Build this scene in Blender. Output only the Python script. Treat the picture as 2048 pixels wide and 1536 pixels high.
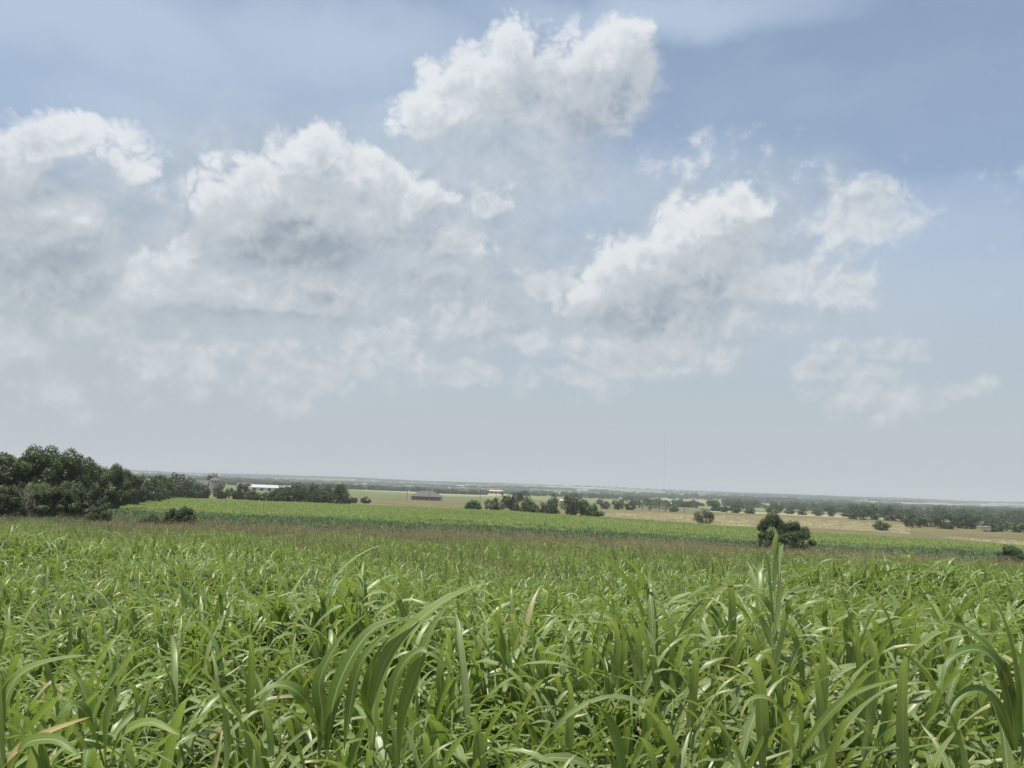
import bpy, math, random
import numpy as np
from mathutils import Matrix, Vector, Euler

for o in list(bpy.data.objects):
    bpy.data.objects.remove(o, do_unlink=True)
SC = bpy.context.scene
COL = SC.collection
R = math.radians
rnd = random.Random(7)
rng = np.random.default_rng(7)

# ------------------------------------------------------------------ camera
F_PX, W_PX, H_PX = 1540.0, 2048.0, 1536.0
PITCH, ROLL, CAM_Z = R(7.33), R(2.1), 1.9
cam_d = bpy.data.cameras.new('camera')
cam = bpy.data.objects.new('camera', cam_d)
COL.objects.link(cam)
CAM_R = Matrix.Rotation(R(90) + PITCH, 3, 'X') @ Matrix.Rotation(ROLL, 3, 'Z')
cam.matrix_world = Matrix.Translation((0, 0, CAM_Z)) @ CAM_R.to_4x4()
cam_d.sensor_width = 36.0
cam_d.lens = 36.0 * F_PX / W_PX
cam_d.clip_start, cam_d.clip_end = 0.05, 60000
SC.camera = cam


def ray(px, py):
    return CAM_R @ Vector(((px - W_PX / 2) / F_PX, -(py - H_PX / 2) / F_PX, -1.0))


def at(px, py, Y):
    d = ray(px, py)
    return Vector((d.x / d.y * Y, Y, CAM_Z + d.z / d.y * Y))


# ------------------------------------------------------------------ exposure, render
SC.render.engine = 'CYCLES'
vs = SC.view_settings
vs.view_transform, vs.look, vs.gamma, vs.use_curve_mapping = 'Standard', 'None', 1.0, False
vs.exposure = 0.4
cy = SC.cycles
cy.max_bounces, cy.diffuse_bounces, cy.glossy_bounces = 5, 3, 2
cy.transmission_bounces, cy.volume_bounces, cy.transparent_max_bounces = 3, 0, 4
cy.use_denoising = True
cy.use_fast_gi = False
cy.sample_clamp_indirect = 4.0
cy.use_adaptive_sampling = True
cy.adaptive_threshold = 0.012

# ------------------------------------------------------------------ sun
SUN_EL, SUN_AZ = R(73), R(-125)         # near noon, behind the camera's left shoulder
sun_dir = Vector((math.sin(SUN_AZ) * math.cos(SUN_EL), math.cos(SUN_AZ) * math.cos(SUN_EL), math.sin(SUN_EL)))
sd = bpy.data.lights.new('sun', 'SUN')
sd.energy, sd.angle, sd.color = 5.0, R(0.6), (1.0, 0.95, 0.86)
sun = bpy.data.objects.new('sun', sd)
COL.objects.link(sun)
sun.rotation_euler = sun_dir.to_track_quat('Z', 'Y').to_euler()
sun.location = (0, 0, 60)

# ------------------------------------------------------------------ world: sky and clouds
world = bpy.data.worlds.new('World')
SC.world = world
world.use_nodes = True
WT = world.node_tree
WT.nodes.clear()


class NB:
    """tiny node builder"""
    def __init__(self, tree): self.t = tree
    def put(self, sock, v):
        if isinstance(v, bpy.types.NodeSocket): self.t.links.new(v, sock)
        elif v is not None: sock.default_value = v
    def m(self, op, a, b=None, c=None, clamp=False):
        n = self.t.nodes.new('ShaderNodeMath'); n.operation = op; n.use_clamp = clamp
        for s, v in zip(n.inputs, (a, b, c)): self.put(s, v)
        return n.outputs[0]
    def v(self, op, a, b=None, c=None):
        n = self.t.nodes.new('ShaderNodeVectorMath'); n.operation = op
        for s, v in zip(n.inputs, (a, b, c)): self.put(s, v)
        return n.outputs['Value'] if op in ('LENGTH', 'DOT_PRODUCT', 'DISTANCE') else n.outputs[0]
    def noise(self, vec, scale, detail, rough=0.55, lac=2.0, dist=0.0):
        n = self.t.nodes.new('ShaderNodeTexNoise'); n.noise_dimensions = '3D'
        self.put(n.inputs['Vector'], vec)
        for k, x in (('Scale', scale), ('Detail', detail), ('Roughness', rough), ('Lacunarity', lac), ('Distortion', dist)):
            n.inputs[k].default_value = x
        return n.outputs['Fac'], n.outputs['Color']
    def ramp(self, x, a, b, lo=0.0, hi=1.0):
        n = self.t.nodes.new('ShaderNodeMapRange'); n.interpolation_type = 'SMOOTHSTEP'
        for k, q in enumerate((x, a, b, lo, hi)): self.put(n.inputs[k], q)
        return n.outputs[0]
    def mix(self, f, a, b, mode='MIX'):
        n = self.t.nodes.new('ShaderNodeMix'); n.data_type = 'RGBA'; n.blend_type = mode
        self.put(n.inputs[0], f); self.put(n.inputs[6], a); self.put(n.inputs[7], b)
        return n.outputs[2]
    def colramp(self, x, stops, interp='LINEAR'):
        n = self.t.nodes.new('ShaderNodeValToRGB'); n.color_ramp.interpolation = interp
        cr = n.color_ramp
        while len(cr.elements) < len(stops): cr.elements.new(0.5)
        for e, (p, c) in zip(cr.elements, stops):
            e.position = p; e.color = (*c, 1)
        self.put(n.inputs[0], x)
        return n.outputs[0]


def azel(px, py):
    d = ray(px, py).normalized()
    return math.degrees(math.atan2(d.x, d.y)), math.degrees(math.asin(d.z))


DEG = math.degrees(1 / F_PX)

# cloud bodies: bearing and size of each lobe, read off the photograph (x, y, half width, half height, weight)
CLOUDS = [
    # bright cumulus high in the middle
    (1215, 95, 105, 85, 1), (1185, 180, 140, 85, 1), (1045, 115, 62, 75, .9), (985, 190, 120, 80, 1), (890, 215, 95, 62, .9),
    (1060, 235, 90, 50, .8), (1110, 175, 100, 75, 1.05), (1265, 160, 62, 80, .9), (1165, 255, 45, 25, .45),
    # large cumulus left of centre
    (605, 300, 85, 62, .9), (535, 375, 120, 90, 1), (715, 340, 70, 50, .8), (620, 435, 250, 110, 1.1), (790, 400, 130, 75, .8),
    (470, 425, 110, 85, .9), (590, 505, 190, 55, 1),
    # long grey cloud under it
    (365, 500, 55, 45, .8), (330, 560, 130, 60, .8), (470, 595, 260, 65, .9), (640, 600, 130, 55, .7),
    # tall cumulus on the right
    (1460, 420, 75, 75, 1), (1365, 465, 65, 70, 1), (1300, 530, 110, 75, 1), (1410, 545, 160, 100, 1), (1260, 600, 130, 75, 1),
    (1490, 500, 75, 80, .8), (1200, 560, 50, 40, .75), (1340, 640, 130, 45, .8),
    # bank at the left edge
    (110, 275, 72, 48, .9), (25, 315, 65, 60, 1), (60, 425, 130, 90, .9), (140, 430, 48, 65, .8), (80, 530, 190, 100, .8),
    (-120, 420, 160, 160, 1), (-60, 620, 160, 60, .6),
    (240, 335, 85, 45, .45),
    # cloud right of the large one
    (885, 500, 120, 65, .8), (860, 575, 120, 45, .6),
]
LOW = [
    (560, 745, 95, 48, .9), (760, 705, 130, 45, .8), (830, 670, 45, 28, .7), (925, 755, 100, 34, .8), (690, 745, 120, 40, .6),
    (1290, 700, 170, 50, .75), (1050, 690, 90, 40, .5), (930, 640, 80, 40, .5), (1060, 780, 60, 30, .5),
    (1745, 690, 85, 32, .8), (1660, 742, 58, 32, .8), (1725, 742, 70, 24, .7), (1740, 790, 130, 55, .5),
    (1725, 415, 72, 52, .75), (1715, 455, 120, 40, .6), (1585, 560, 80, 45, .6), (1670, 575, 60, 36, .55),
    (1920, 772, 60, 28, .6), (1865, 808, 36, 22, .6), (1400, 305, 110, 40, .12), (1520, 350, 70, 60, .12), (968, 396, 44, 38, .75), (1100, 555, 80, 40, .7),
    (20, 690, 70, 60, .6), (180, 640, 110, 40, .5), (310, 690, 90, 45, .5), (640, 590, 130, 34, .7), (480, 800, 160, 30, .4), (120, 780, 130, 40, .35), (1180, 760, 130, 36, .4), (1480, 640, 90, 36, .5), (1430, 700, 80, 30, .5), (330, 720, 120, 70, .35), (2060, 400, 70, 80, .1), (1640, 500, 90, 60, .2),
]
BASES = [   # shaded undersides and cores
    (600, 485, 240, 80, 1.0), (470, 640, 310, 42, .95), (1285, 625, 180, 66, 1.0), (1165, 205, 110, 62, .8), (70, 530, 210, 110, .8),
    (850, 580, 130, 30, .5), (1420, 560, 140, 85, .6), (100, 360, 90, 40, .4), (620, 430, 160, 50, .3), (1500, 640, 120, 30, .3),
    (760, 620, 160, 60, .35), (330, 540, 110, 40, .4),
]
VEILS = [   # thin high cloud
    (200, 60, 500, 130, .8), (700, 90, 420, 110, .7), (1300, 20, 420, 70, .75), (300, 250, 420, 120, .6), (850, 300, 420, 160, .8),
    (1250, 400, 420, 130, .5), (1500, 620, 700, 170, .85), (400, 700, 700, 240, 1.0),
    (1420, 310, 130, 45, .3), (1850, 560, 330, 120, .55), (1750, 480, 420, 120, .5), (1650, 200, 300, 60, .12),
]


STRATUS = [   # broad grey layers between the cumulus
    (120, 520, 380, 170, 1), (480, 560, 480, 170, 1), (900, 560, 360, 190, .9), (1320, 600, 330, 150, .8), (650, 400, 380, 170, .7), (1000, 330, 260, 130, .6),
    (60, 720, 380, 160, .7), (1450, 480, 240, 160, .6),
]


def field_group(name, lobes, smooth, grow=1.0):
    g = bpy.data.node_groups.new(name, 'ShaderNodeTree')
    g.interface.new_socket('P', in_out='INPUT', socket_type='NodeSocketVector')
    g.interface.new_socket('F', in_out='OUTPUT', socket_type='NodeSocketFloat')
    b = NB(g)
    gi = g.nodes.new('NodeGroupInput'); go = g.nodes.new('NodeGroupOutput')
    acc = None
    for (px, py, rx, ry, w) in lobes:
        a, e = azel(px, py)
        k = 1 / math.cos(R(e)) if abs(e) < 60 else 1
        rx2, ry2 = rx * grow * DEG * k, ry * grow * DEG
        q = b.v('MULTIPLY_ADD', gi.outputs[0], (1 / rx2, 1 / ry2, 0), (-a / rx2, -e / ry2, 0))
        f = b.m('MULTIPLY_ADD', b.v('LENGTH', q), -w, w)
        acc = f if acc is None else b.m('SMOOTH_MAX', acc, f, smooth)
    g.links.new(acc, go.inputs[0])
    return g


wb = NB(WT)
tc = WT.nodes.new('ShaderNodeTexCoord')
DIR = tc.outputs['Generated']
sep = WT.nodes.new('ShaderNodeSeparateXYZ'); WT.links.new(DIR, sep.inputs[0])
AZ = wb.m('MULTIPLY', wb.m('ARCTAN2', sep.outputs[0], sep.outputs[1]), 180 / math.pi)
ELV = wb.m('MULTIPLY', wb.m('ARCSINE', sep.outputs[2]), 180 / math.pi)
cmb = WT.nodes.new('ShaderNodeCombineXYZ'); WT.links.new(AZ, cmb.inputs[0]); WT.links.new(ELV, cmb.inputs[1])
P0 = cmb.outputs[0]


def use(g, vec):
    n = WT.nodes.new('ShaderNodeGroup'); n.node_tree = g
    WT.links.new(vec, n.inputs[0])
    return n.outputs[0]


G_CL, G_LOW = field_group('cloud_lobes', CLOUDS, .22, 1.03), field_group('low_cloud_lobes', LOW, .2, 1.12)
G_BASE, G_VEIL = field_group('cloud_bases', BASES, .2), field_group('thin_cloud', VEILS, .3)
G_STR = field_group('grey_layers', STRATUS, .3)


def billow(dvec):
    """rounded heads with sharp creases between them, four sizes"""
    acc = None
    for sc_b, w in ((15.0, .36), (31.0, .28), (64.0, .20), (130.0, .12)):
        n = wb.noise(dvec, sc_b, 0)[0]
        a = wb.m('MULTIPLY', wb.m('ABSOLUTE', wb.m('SUBTRACT', n, .5)), w * 4.0)
        acc = a if acc is None else wb.m('ADD', acc, a)
    return acc


DQ = wb.v('ADD', DIR, wb.v('MULTIPLY', wb.v('SUBTRACT', wb.noise(DIR, 22.0, 3, .5)[1], (.5, .5, .5)), (.03, .03, .02)))
w_n = wb.noise(DIR, 9.0, 4, .5)[1]
warp = wb.v('MULTIPLY', wb.v('SUBTRACT', w_n, (.5, .5, .5)), (6.5, 5.0, 0))
pw0 = wb.v('ADD', P0, warp)
pw1 = wb.v('ADD', pw0, (-1.3, 2.6, 0))
B0 = billow(DQ)
B1 = billow(wb.v('ADD', DQ, (-.007, 0, .013)))
fine0 = wb.m('MULTIPLY_ADD', B0, .64, -.28)
soft = wb.noise(DIR, 30.0, 5, .6)[0]
# generic cumulus for the part of the sky the lobes do not cover (behind and above)
gen_n = wb.noise(DIR, 4.0, 6, .55)[0]
outside = wb.m('MAXIMUM', wb.ramp(wb.m('ABSOLUTE', AZ), 38, 60), wb.ramp(ELV, 36, 52))
gen = wb.m('MULTIPLY', wb.m('MULTIPLY_ADD', gen_n, 3.2, -1.75), outside)
gen = wb.m('SUBTRACT', gen, wb.m('MULTIPLY_ADD', outside, -1.0, 1.0))


def clamp01(x): return wb.m('MAXIMUM', wb.m('MINIMUM', x, 1.0), 0.0)


FA0 = wb.m('MAXIMUM', use(G_CL, pw0), gen)
FA1 = wb.m('MAXIMUM', use(G_CL, pw1), gen)
FL0 = use(G_LOW, pw0)
A0 = wb.m('ADD', FA0, fine0)
L0 = wb.m('ADD', FL0, wb.m('MULTIPLY_ADD', fine0, .55, wb.m('MULTIPLY', wb.m('SUBTRACT', soft, .5), .8)))
relief = wb.m('SUBTRACT', B0, B1)
dark = wb.m('MAXIMUM', use(G_BASE, wb.v('ADD', P0, wb.v('MULTIPLY', warp, (.7, .6, 0)))), 0.0)
big = wb.m('SUBTRACT', FA0, FA1)
lightA = wb.m('ADD', wb.m('MULTIPLY_ADD', big, .42, .40), wb.m('MULTIPLY', relief, .5))
lightA = wb.m('ADD', lightA, wb.m('MULTIPLY', wb.m('SUBTRACT', soft, .5), .6))
rim = wb.m('MULTIPLY', wb.ramp(big, .0, .45), wb.ramp(A0, .75, .15))
lightA = wb.m('ADD', lightA, wb.m('MULTIPLY', rim, .42))
# crisp sunlit heads, ragged and soft undersides
edge = clamp01(wb.m('MULTIPLY_ADD', big, 1.6, .35))
alphaA = wb.ramp(wb.m('ADD', A0, wb.m('MULTIPLY', wb.m('SUBTRACT', soft, .5), .22)), -.08, wb.m('MULTIPLY_ADD', edge, -.36, .70))
lightA = wb.m('SUBTRACT', lightA, wb.m('MULTIPLY', dark, .55))
alphaL = wb.ramp(L0, .02, .42)
lightL = wb.m('ADD', wb.m('MULTIPLY_ADD', FL0, -.45, .80), wb.m('MULTIPLY', relief, .6))

sky = WT.nodes.new('ShaderNodeTexSky')
sky.sky_type = 'NISHITA'; sky.sun_disc = False
sky.sun_elevation = SUN_EL; sky.sun_rotation = SUN_AZ
sky.air_density, sky.dust_density, sky.ozone_density, sky.altitude = 1.0, 1.6, 1.0, 150
SKY_STRENGTH = 0.10
# colours below are divided by the background strength, so that they are radiances
def rad(r, g, b): return (r / SKY_STRENGTH, g / SKY_STRENGTH, b / SKY_STRENGTH, 1)
veil_n = wb.noise(wb.v('MULTIPLY', DIR, (1, 1, 2.6)), 5.0, 6, .6)[0]
veilp = wb.v('ADD', P0, wb.v('MULTIPLY', warp, (1.4, 1.2, 0)))
veil = wb.m('MAXIMUM', use(G_VEIL, veilp), wb.m('MULTIPLY', outside, .45))
veil = wb.m('ADD', wb.m('MULTIPLY', veil, 1.75), wb.m('MULTIPLY', wb.m('SUBTRACT', veil_n, .45), .55))
veil = wb.m('MULTIPLY_ADD', wb.ramp(veil, -.45, 1.15), .74, .18)
c = wb.mix(veil, sky.outputs[0], rad(.362, .445, .555))
strat = wb.m('ADD', use(G_STR, veilp), wb.m('MULTIPLY', wb.m('SUBTRACT', veil_n, .5), .5))
str_l = wb.m('ADD', wb.m('MULTIPLY', relief, .45), wb.m('MULTIPLY_ADD', wb.m('SUBTRACT', soft, .5), 1.5, .45))
str_col = wb.mix(clamp01(str_l), rad(.30, .352, .41), rad(.46, .505, .545))
c = wb.mix(wb.m('MULTIPLY', wb.ramp(strat, -.25, .5), .9), c, str_col)
low_haze = wb.ramp(ELV, 21, 2.5)
c = wb.mix(wb.m('MULTIPLY', low_haze, .85), c, rad(.36, .402, .426))
shade_l = wb.mix(wb.m('MULTIPLY', low_haze, .5), rad(.29, .34, .395), rad(.335, .385, .42))
light_l = wb.mix(wb.m('MULTIPLY', low_haze, .75), rad(.63, .65, .665), rad(.455, .49, .51))
cl_low = wb.mix(wb.m('MAXIMUM', wb.m('MINIMUM', lightL, 1.0), 0.0), shade_l, light_l)
c = wb.mix(wb.m('MULTIPLY', alphaL, .8), c, cl_low)
body = wb.mix(wb.m('MULTIPLY', low_haze, .6), rad(.42, .457, .49), rad(.395, .44, .47))
cl_near = wb.mix(wb.ramp(lightA, -.35, .5), rad(.215, .258, .305), body)
cl_near = wb.mix(wb.ramp(lightA, .42, 1.05), cl_near, light_l)
c = wb.mix(wb.m('MULTIPLY', alphaA, .88), c, cl_near)
bg = WT.nodes.new('ShaderNodeBackground'); WT.links.new(c, bg.inputs[0]); bg.inputs[1].default_value = SKY_STRENGTH
wo = WT.nodes.new('ShaderNodeOutputWorld'); WT.links.new(bg.outputs[0], wo.inputs[0])
world.cycles.sampling_method = 'MANUAL'
world.cycles.sample_map_resolution = 512

# ------------------------------------------------------------------ helpers
def tag(o, label=None, cat=None, group=None, kind=None):
    if label: o['label'] = label
    if cat: o['category'] = cat
    if group: o['group'] = group
    if kind: o['kind'] = kind
    return o


def link(o, parent=None):
    COL.objects.link(o)
    if parent is not None: o.parent = parent
    return o


def empty(name, loc=(0, 0, 0), rz=0.0, scale=None):
    o = bpy.data.objects.new(name, None)
    o.empty_display_size = 0.1
    o.location = loc; o.rotation_euler = (0, 0, rz)
    if scale is not None: o.scale = scale
    return link(o)


def mesh_from(name, V, Fc, mat=None, smooth=False, uv=None):
    me = bpy.data.meshes.new(name)
    if isinstance(Fc, np.ndarray):
        nv, nf, k = len(V), len(Fc), Fc.shape[1]
        me.vertices.add(nv); me.vertices.foreach_set('co', np.asarray(V, np.float32).ravel())
        me.loops.add(nf * k); me.loops.foreach_set('vertex_index', Fc.astype(np.int32).ravel())
        me.polygons.add(nf)
        me.polygons.foreach_set('loop_start', np.arange(0, nf * k, k, dtype=np.int32))
        me.polygons.foreach_set('loop_total', np.full(nf, k, np.int32))
        me.update(calc_edges=True)
    else:
        me.from_pydata([tuple(v) for v in V], [], Fc)
    if uv is not None:
        lay = me.uv_layers.new(name='UVMap')
        li = np.empty(len(me.loops), np.int32); me.loops.foreach_get('vertex_index', li)
        lay.data.foreach_set('uv', np.asarray(uv, np.float32)[li].ravel())
    if smooth: me.polygons.foreach_set('use_smooth', np.ones(len(me.polygons), bool))
    if mat: me.materials.append(mat)
    return me


def obj(name, me, parent=None):
    return link(bpy.data.objects.new(name, me), parent)


def boxes(specs):
    """list of (cx,cy,cz,sx,sy,sz) -> V,F"""
    V, Fc = [], []
    for (x, y, z, sx, sy, sz) in specs:
        b = len(V)
        for dz in (-.5, .5):
            for dx, dy in ((-.5, -.5), (.5, -.5), (.5, .5), (-.5, .5)):
                V.append((x + dx * sx, y + dy * sy, z + dz * sz))
        Fc += [(b, b + 3, b + 2, b + 1), (b + 4, b + 5, b + 6, b + 7)]
        for i in range(4):
            j = (i + 1) % 4
            Fc.append((b + i, b + j, b + 4 + j, b + 4 + i))
    return V, Fc


def tubes(lines, sides=6):
    """list of polylines [(point, radius)...] -> V,F"""
    V, Fc = [], []
    for ln in lines:
        prev = None
        for i, (p, r) in enumerate(ln):
            p = Vector(p)
            q = Vector(ln[min(i + 1, len(ln) - 1)][0]) - Vector(ln[max(i - 1, 0)][0])
            q.normalize()
            u = q.orthogonal().normalized(); w = q.cross(u)
            b = len(V)
            for k in range(sides):
                a = 2 * math.pi * k / sides
                V.append(tuple(p + (u * math.cos(a) + w * math.sin(a)) * r))
            if prev is not None:
                for k in range(sides):
                    Fc.append((prev + k, prev + (k + 1) % sides, b + (k + 1) % sides, b + k))
            prev = b
        Fc.append(tuple(range(prev, prev + sides)))
    return V, Fc


# ------------------------------------------------------------------ materials
def new_mat(name):
    m = bpy.data.materials.new(name); m.use_nodes = True
    m.node_tree.nodes.clear()
    b = NB(m.node_tree)
    out = m.node_tree.nodes.new('ShaderNodeOutputMaterial')
    return m, b, out


def principled(b, color, rough=.8, spec=.3, metallic=0.0):
    n = b.t.nodes.new('ShaderNodeBsdfPrincipled')
    b.put(n.inputs['Base Color'], color if isinstance(color, bpy.types.NodeSocket) else (*color, 1))
    b.put(n.inputs['Roughness'], rough)
    n.inputs['Specular IOR Level'].default_value = spec
    n.inputs['Metallic'].default_value = metallic
    return n


def simple_mat(name, col, rough=.8, spec=.3, var=.15, scale=1.5, metallic=0.0):
    m, b, out = new_mat(name)
    g = b.t.nodes.new('ShaderNodeNewGeometry')
    nz = b.noise(g.outputs['Position'], scale, 5)[0]
    lo = tuple(x * (1 - var) for x in col); hi = tuple(min(1, x * (1 + var)) for x in col)
    n = principled(b, b.colramp(nz, [(.3, lo), (.7, hi)]), rough, spec, metallic)
    b.t.links.new(n.outputs[0], out.inputs[0])
    return m


def leaf_mat(name, cols, trans, tfac=.35, rough=.42, spec=.5, midrib=None, patch=None, patch_scale=.12, wear=True):
    """foliage: diffuse + gloss + light through the leaf; cols = (dark, mid, light)"""
    m, b, out = new_mat(name)
    oi = b.t.nodes.new('ShaderNodeObjectInfo')
    g = b.t.nodes.new('ShaderNodeNewGeometry')
    r = oi.outputs['Random']
    n1 = b.noise(g.outputs['Position'], patch_scale, 5)[0]
    n2 = b.noise(g.outputs['Position'], 3.5, 3)[0]
    x = b.m('MULTIPLY_ADD', r, .45, b.m('MULTIPLY_ADD', n1, .7, b.m('MULTIPLY', n2, .35)))
    col = b.colramp(x, [(.42, cols[0]), (.72, cols[1]), (1.0, cols[2])])
    if patch is not None:   # strips of another hue (stressed or richer crop)
        pn = b.noise(g.outputs['Position'], .35, 2)[0]
        col = b.mix(b.m('MULTIPLY', b.ramp(pn, .5, .7), .6), col, (*patch, 1))
    tcol = b.mix(.55, col, (*trans, 1))
    if midrib is not None:
        uvn = b.t.nodes.new('ShaderNodeUVMap')
        sp = b.t.nodes.new('ShaderNodeSeparateXYZ'); b.t.links.new(uvn.outputs[0], sp.inputs[0])
        du = b.m('ABSOLUTE', b.m('SUBTRACT', sp.outputs[0], .5))
        rib = b.m('MULTIPLY', b.ramp(du, .065, .03), .75)
        cb = b.t.nodes.new('ShaderNodeCombineXYZ')
        b.put(cb.inputs[0], b.m('MULTIPLY', sp.outputs[0], 26.0)); b.put(cb.inputs[1], b.m('MULTIPLY', sp.outputs[1], 1.2)); b.put(cb.inputs[2], b.m('MULTIPLY', r, 50.0))
        st = b.noise(cb.outputs[0], 1.0, 3)[0]
        col = b.mix(b.m('MULTIPLY', b.ramp(st, .38, .62), .32), col, b.mix(1.0, col, (.62, .68, .6, 1), 'MULTIPLY'))
        col = b.mix(rib, col, (*midrib, 1))
        # tips going yellow on some leaves
        tip = b.m('MULTIPLY', b.ramp(sp.outputs[1], .75, 1.0), b.ramp(r, .72, .9))
        col = b.mix(b.m('MULTIPLY', tip, .7), col, (.30, .24, .07, 1))
        cb2 = b.t.nodes.new('ShaderNodeCombineXYZ')
        b.put(cb2.inputs[0], b.m('MULTIPLY', sp.outputs[0], 7.0)); b.put(cb2.inputs[1], b.m('MULTIPLY', sp.outputs[1], 60.0)); b.put(cb2.inputs[2], b.m('MULTIPLY', r, 90.0))
        fl = b.noise(cb2.outputs[0], 1.0, 2)[0]
        col = b.mix(b.m('MULTIPLY', b.ramp(fl, .66, .74), .55), col, (.30, .29, .13, 1))
        worn = b.m('MULTIPLY', b.ramp(r, .972, .98), b.ramp(b.m('ADD', sp.outputs[1], fl), .55, 1.1))
        if wear: col = b.mix(b.m('MULTIPLY', worn, .85), col, (.34, .29, .14, 1))
        rough = b.m('MULTIPLY_ADD', st, .3, rough - .12)
    p = principled(b, col, rough, spec)
    t = b.t.nodes.new('ShaderNodeBsdfTranslucent'); b.put(t.inputs[0], tcol)
    mx = b.t.nodes.new('ShaderNodeMixShader'); mx.inputs[0].default_value = tfac
    b.t.links.new(p.outputs[0], mx.inputs[1]); b.t.links.new(t.outputs[0], mx.inputs[2])
    b.t.links.new(mx.outputs[0], out.inputs[0])
    return m


M = {}
M['crop'] = leaf_mat('crop_leaf', ((.078, .138, .033), (.158, .23, .062), (.285, .345, .14)), (.35, .48, .05), .36, .38, .55,
                     midrib=(.38, .43, .24), patch=(.175, .21, .08), patch_scale=.2)
M['hero'] = leaf_mat('broad_crop_leaf', ((.08, .135, .03), (.135, .20, .046), (.20, .265, .075)), (.36, .46, .04), .38, .45, .35, midrib=(.34, .40, .22), wear=False)
M['pale'] = leaf_mat('pale_crop_leaf', ((.20, .28, .10), (.25, .32, .13), (.30, .36, .17)), (.42, .54, .10), .42, .45, .4, midrib=(.36, .40, .24))
M['crop_far'] = leaf_mat('distant_crop_leaf', ((.055, .12, .026), (.09, .175, .038), (.13, .215, .05)), (.22, .36, .03), .36, .5, .35)
M['weed'] = leaf_mat('weed_leaf', ((.07, .115, .052), (.095, .145, .062), (.125, .175, .072)), (.1, .2, .03), .25, .5, .35)
M['field2'] = leaf_mat('hillside_crop_leaf', ((.15, .205, .07), (.195, .255, .085), (.25, .30, .105)), (.34, .45, .08), .34, .6, .25, patch_scale=.03)
M['brown'] = leaf_mat('seeding_grass_blade', ((.19, .20, .095), (.235, .23, .12), (.18, .235, .09)), (.32, .34, .13), .3, .7, .15, patch_scale=.06)
M['seed'] = simple_mat('seed_head', (.30, .235, .15), .9, .1)
M['stalk'] = simple_mat('crop_stalk', (.13, .19, .055), .6, .3)
M['dry'] = leaf_mat('dry_leaf', ((.30, .235, .09), (.36, .29, .125), (.40, .33, .16)), (.42, .34, .13), .3, .6, .3, midrib=(.5, .42, .25))
M['stubble'] = leaf_mat('stubble_blade', ((.27, .235, .135), (.32, .28, .16), (.36, .32, .19)), (.4, .36, .2), .25, .8, .1)
M['tree'] = leaf_mat('tree_leaf', ((.042, .063, .026), (.066, .094, .037), (.098, .13, .052)), (.15, .21, .035), .22, .5, .4)
M['tree_lt'] = leaf_mat('light_tree_leaf', ((.05, .075, .03), (.075, .105, .04), (.10, .135, .05)), (.13, .21, .03), .26, .5, .4)
M['oak'] = leaf_mat('oak_leaf', ((.03, .048, .022), (.048, .072, .032), (.074, .102, .043)), (.06, .1, .02), .18, .5, .35)
M['bark'] = simple_mat('bark', (.10, .08, .065), .95, .1, .35, 4)
M['deadwood'] = simple_mat('dead_wood', (.24, .21, .18), .95, .1, .25, 4)
M['soil'] = simple_mat('field_soil', (.10, .078, .05), .95, .1, .35, .8)


# ------------------------------------------------------------------ terrain
YS = np.array([0, 2, 5, 10, 20, 40, 60, 85, 110, 160, 230, 300, 400, 500, 800, 1500, 3000, 6000, 9000, 14000], float)
TAB = {
    700: [-1.9, -1.93, -2.02, -2.35, -2.98, -4.15, -5.05, -5.7, -6.3, -7.3, -8.4, -9.9, -11.2, -12.2, -15.5, -22, -26, -13, -20, -34],
    1024: [-1.9, -1.93, -2.02, -2.35, -2.98, -4.15, -5.1, -5.8, -6.4, -7.4, -8.6, -10.0, -11.5, -12.6, -16, -22, -26, -13, -20, -34],
    1400: [-1.9, -1.93, -2.02, -2.35, -3.0, -4.25, -5.3, -6.2, -7.0, -8.6, -10.3, -11.3, -12.2, -12.9, -16.5, -22, -26, -13, -20, -34],
    2048: [-1.9, -1.93, -2.02, -2.35, -3.05, -4.4, -5.7, -6.8, -7.7, -9.4, -11.2, -12.3, -13.4, -14.2, -17.5, -22, -26, -13, -20, -34],
}
_LG = np.linspace(math.log(3), math.log(14003), 600)
_cols = []
for k in TAB:
    z = np.interp(np.exp(_LG) - 3, YS, np.array(TAB[k]))
    ker = np.exp(-np.linspace(-2, 2, 25) ** 2); ker /= ker.sum()
    z = np.convolve(np.pad(z, 12, mode='edge'), ker, 'valid')
    _cols.append(z)
_cols = np.array(_cols)
_SC = (np.array(list(TAB)) - 1024) / 1553.0


def ground(x, y):
    x = np.asarray(x, float); y = np.asarray(y, float)
    rr = np.hypot(x, y)
    ye = np.where(y > .55 * rr, y, .55 * rr)
    s = np.clip(x / np.maximum(ye, 1e-3), _SC[0], _SC[-1])
    t = (np.log(np.maximum(ye, 0) + 3) - _LG[0]) / (_LG[1] - _LG[0])
    t = np.clip(t, 0, 598.999); i = t.astype(int); f = t - i
    z = np.zeros_like(rr)
    w = []
    for k in range(4):
        wk = np.interp(s, _SC, np.eye(4)[k])
        z = z + wk * (_cols[k][i] * (1 - f) + _cols[k][i + 1] * f)
    roll = np.clip((rr - 350) / 3000, 0, 1) * 7 * (np.sin(x / 310 + y / 520 + 1.3) * .5 + np.sin(x / 173 - y / 261) * .3 + np.sin(x / 760 + y / 233 + 2) * .5)
    return z + roll + CAM_Z


def gz(x, y): return float(ground(x, y))


def spot(px, py, Y):
    d = ray(px, py)
    x = d.x / d.y * Y
    return Vector((x, Y, gz(x, Y)))


def wob(x, s=1.0, ph=0.0):
    return np.sin(x * .083 * s + ph) * .5 + np.sin(x * .21 * s + 1.7 + ph) * .3 + np.sin(x * .47 * s + .4 + ph) * .2


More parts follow.
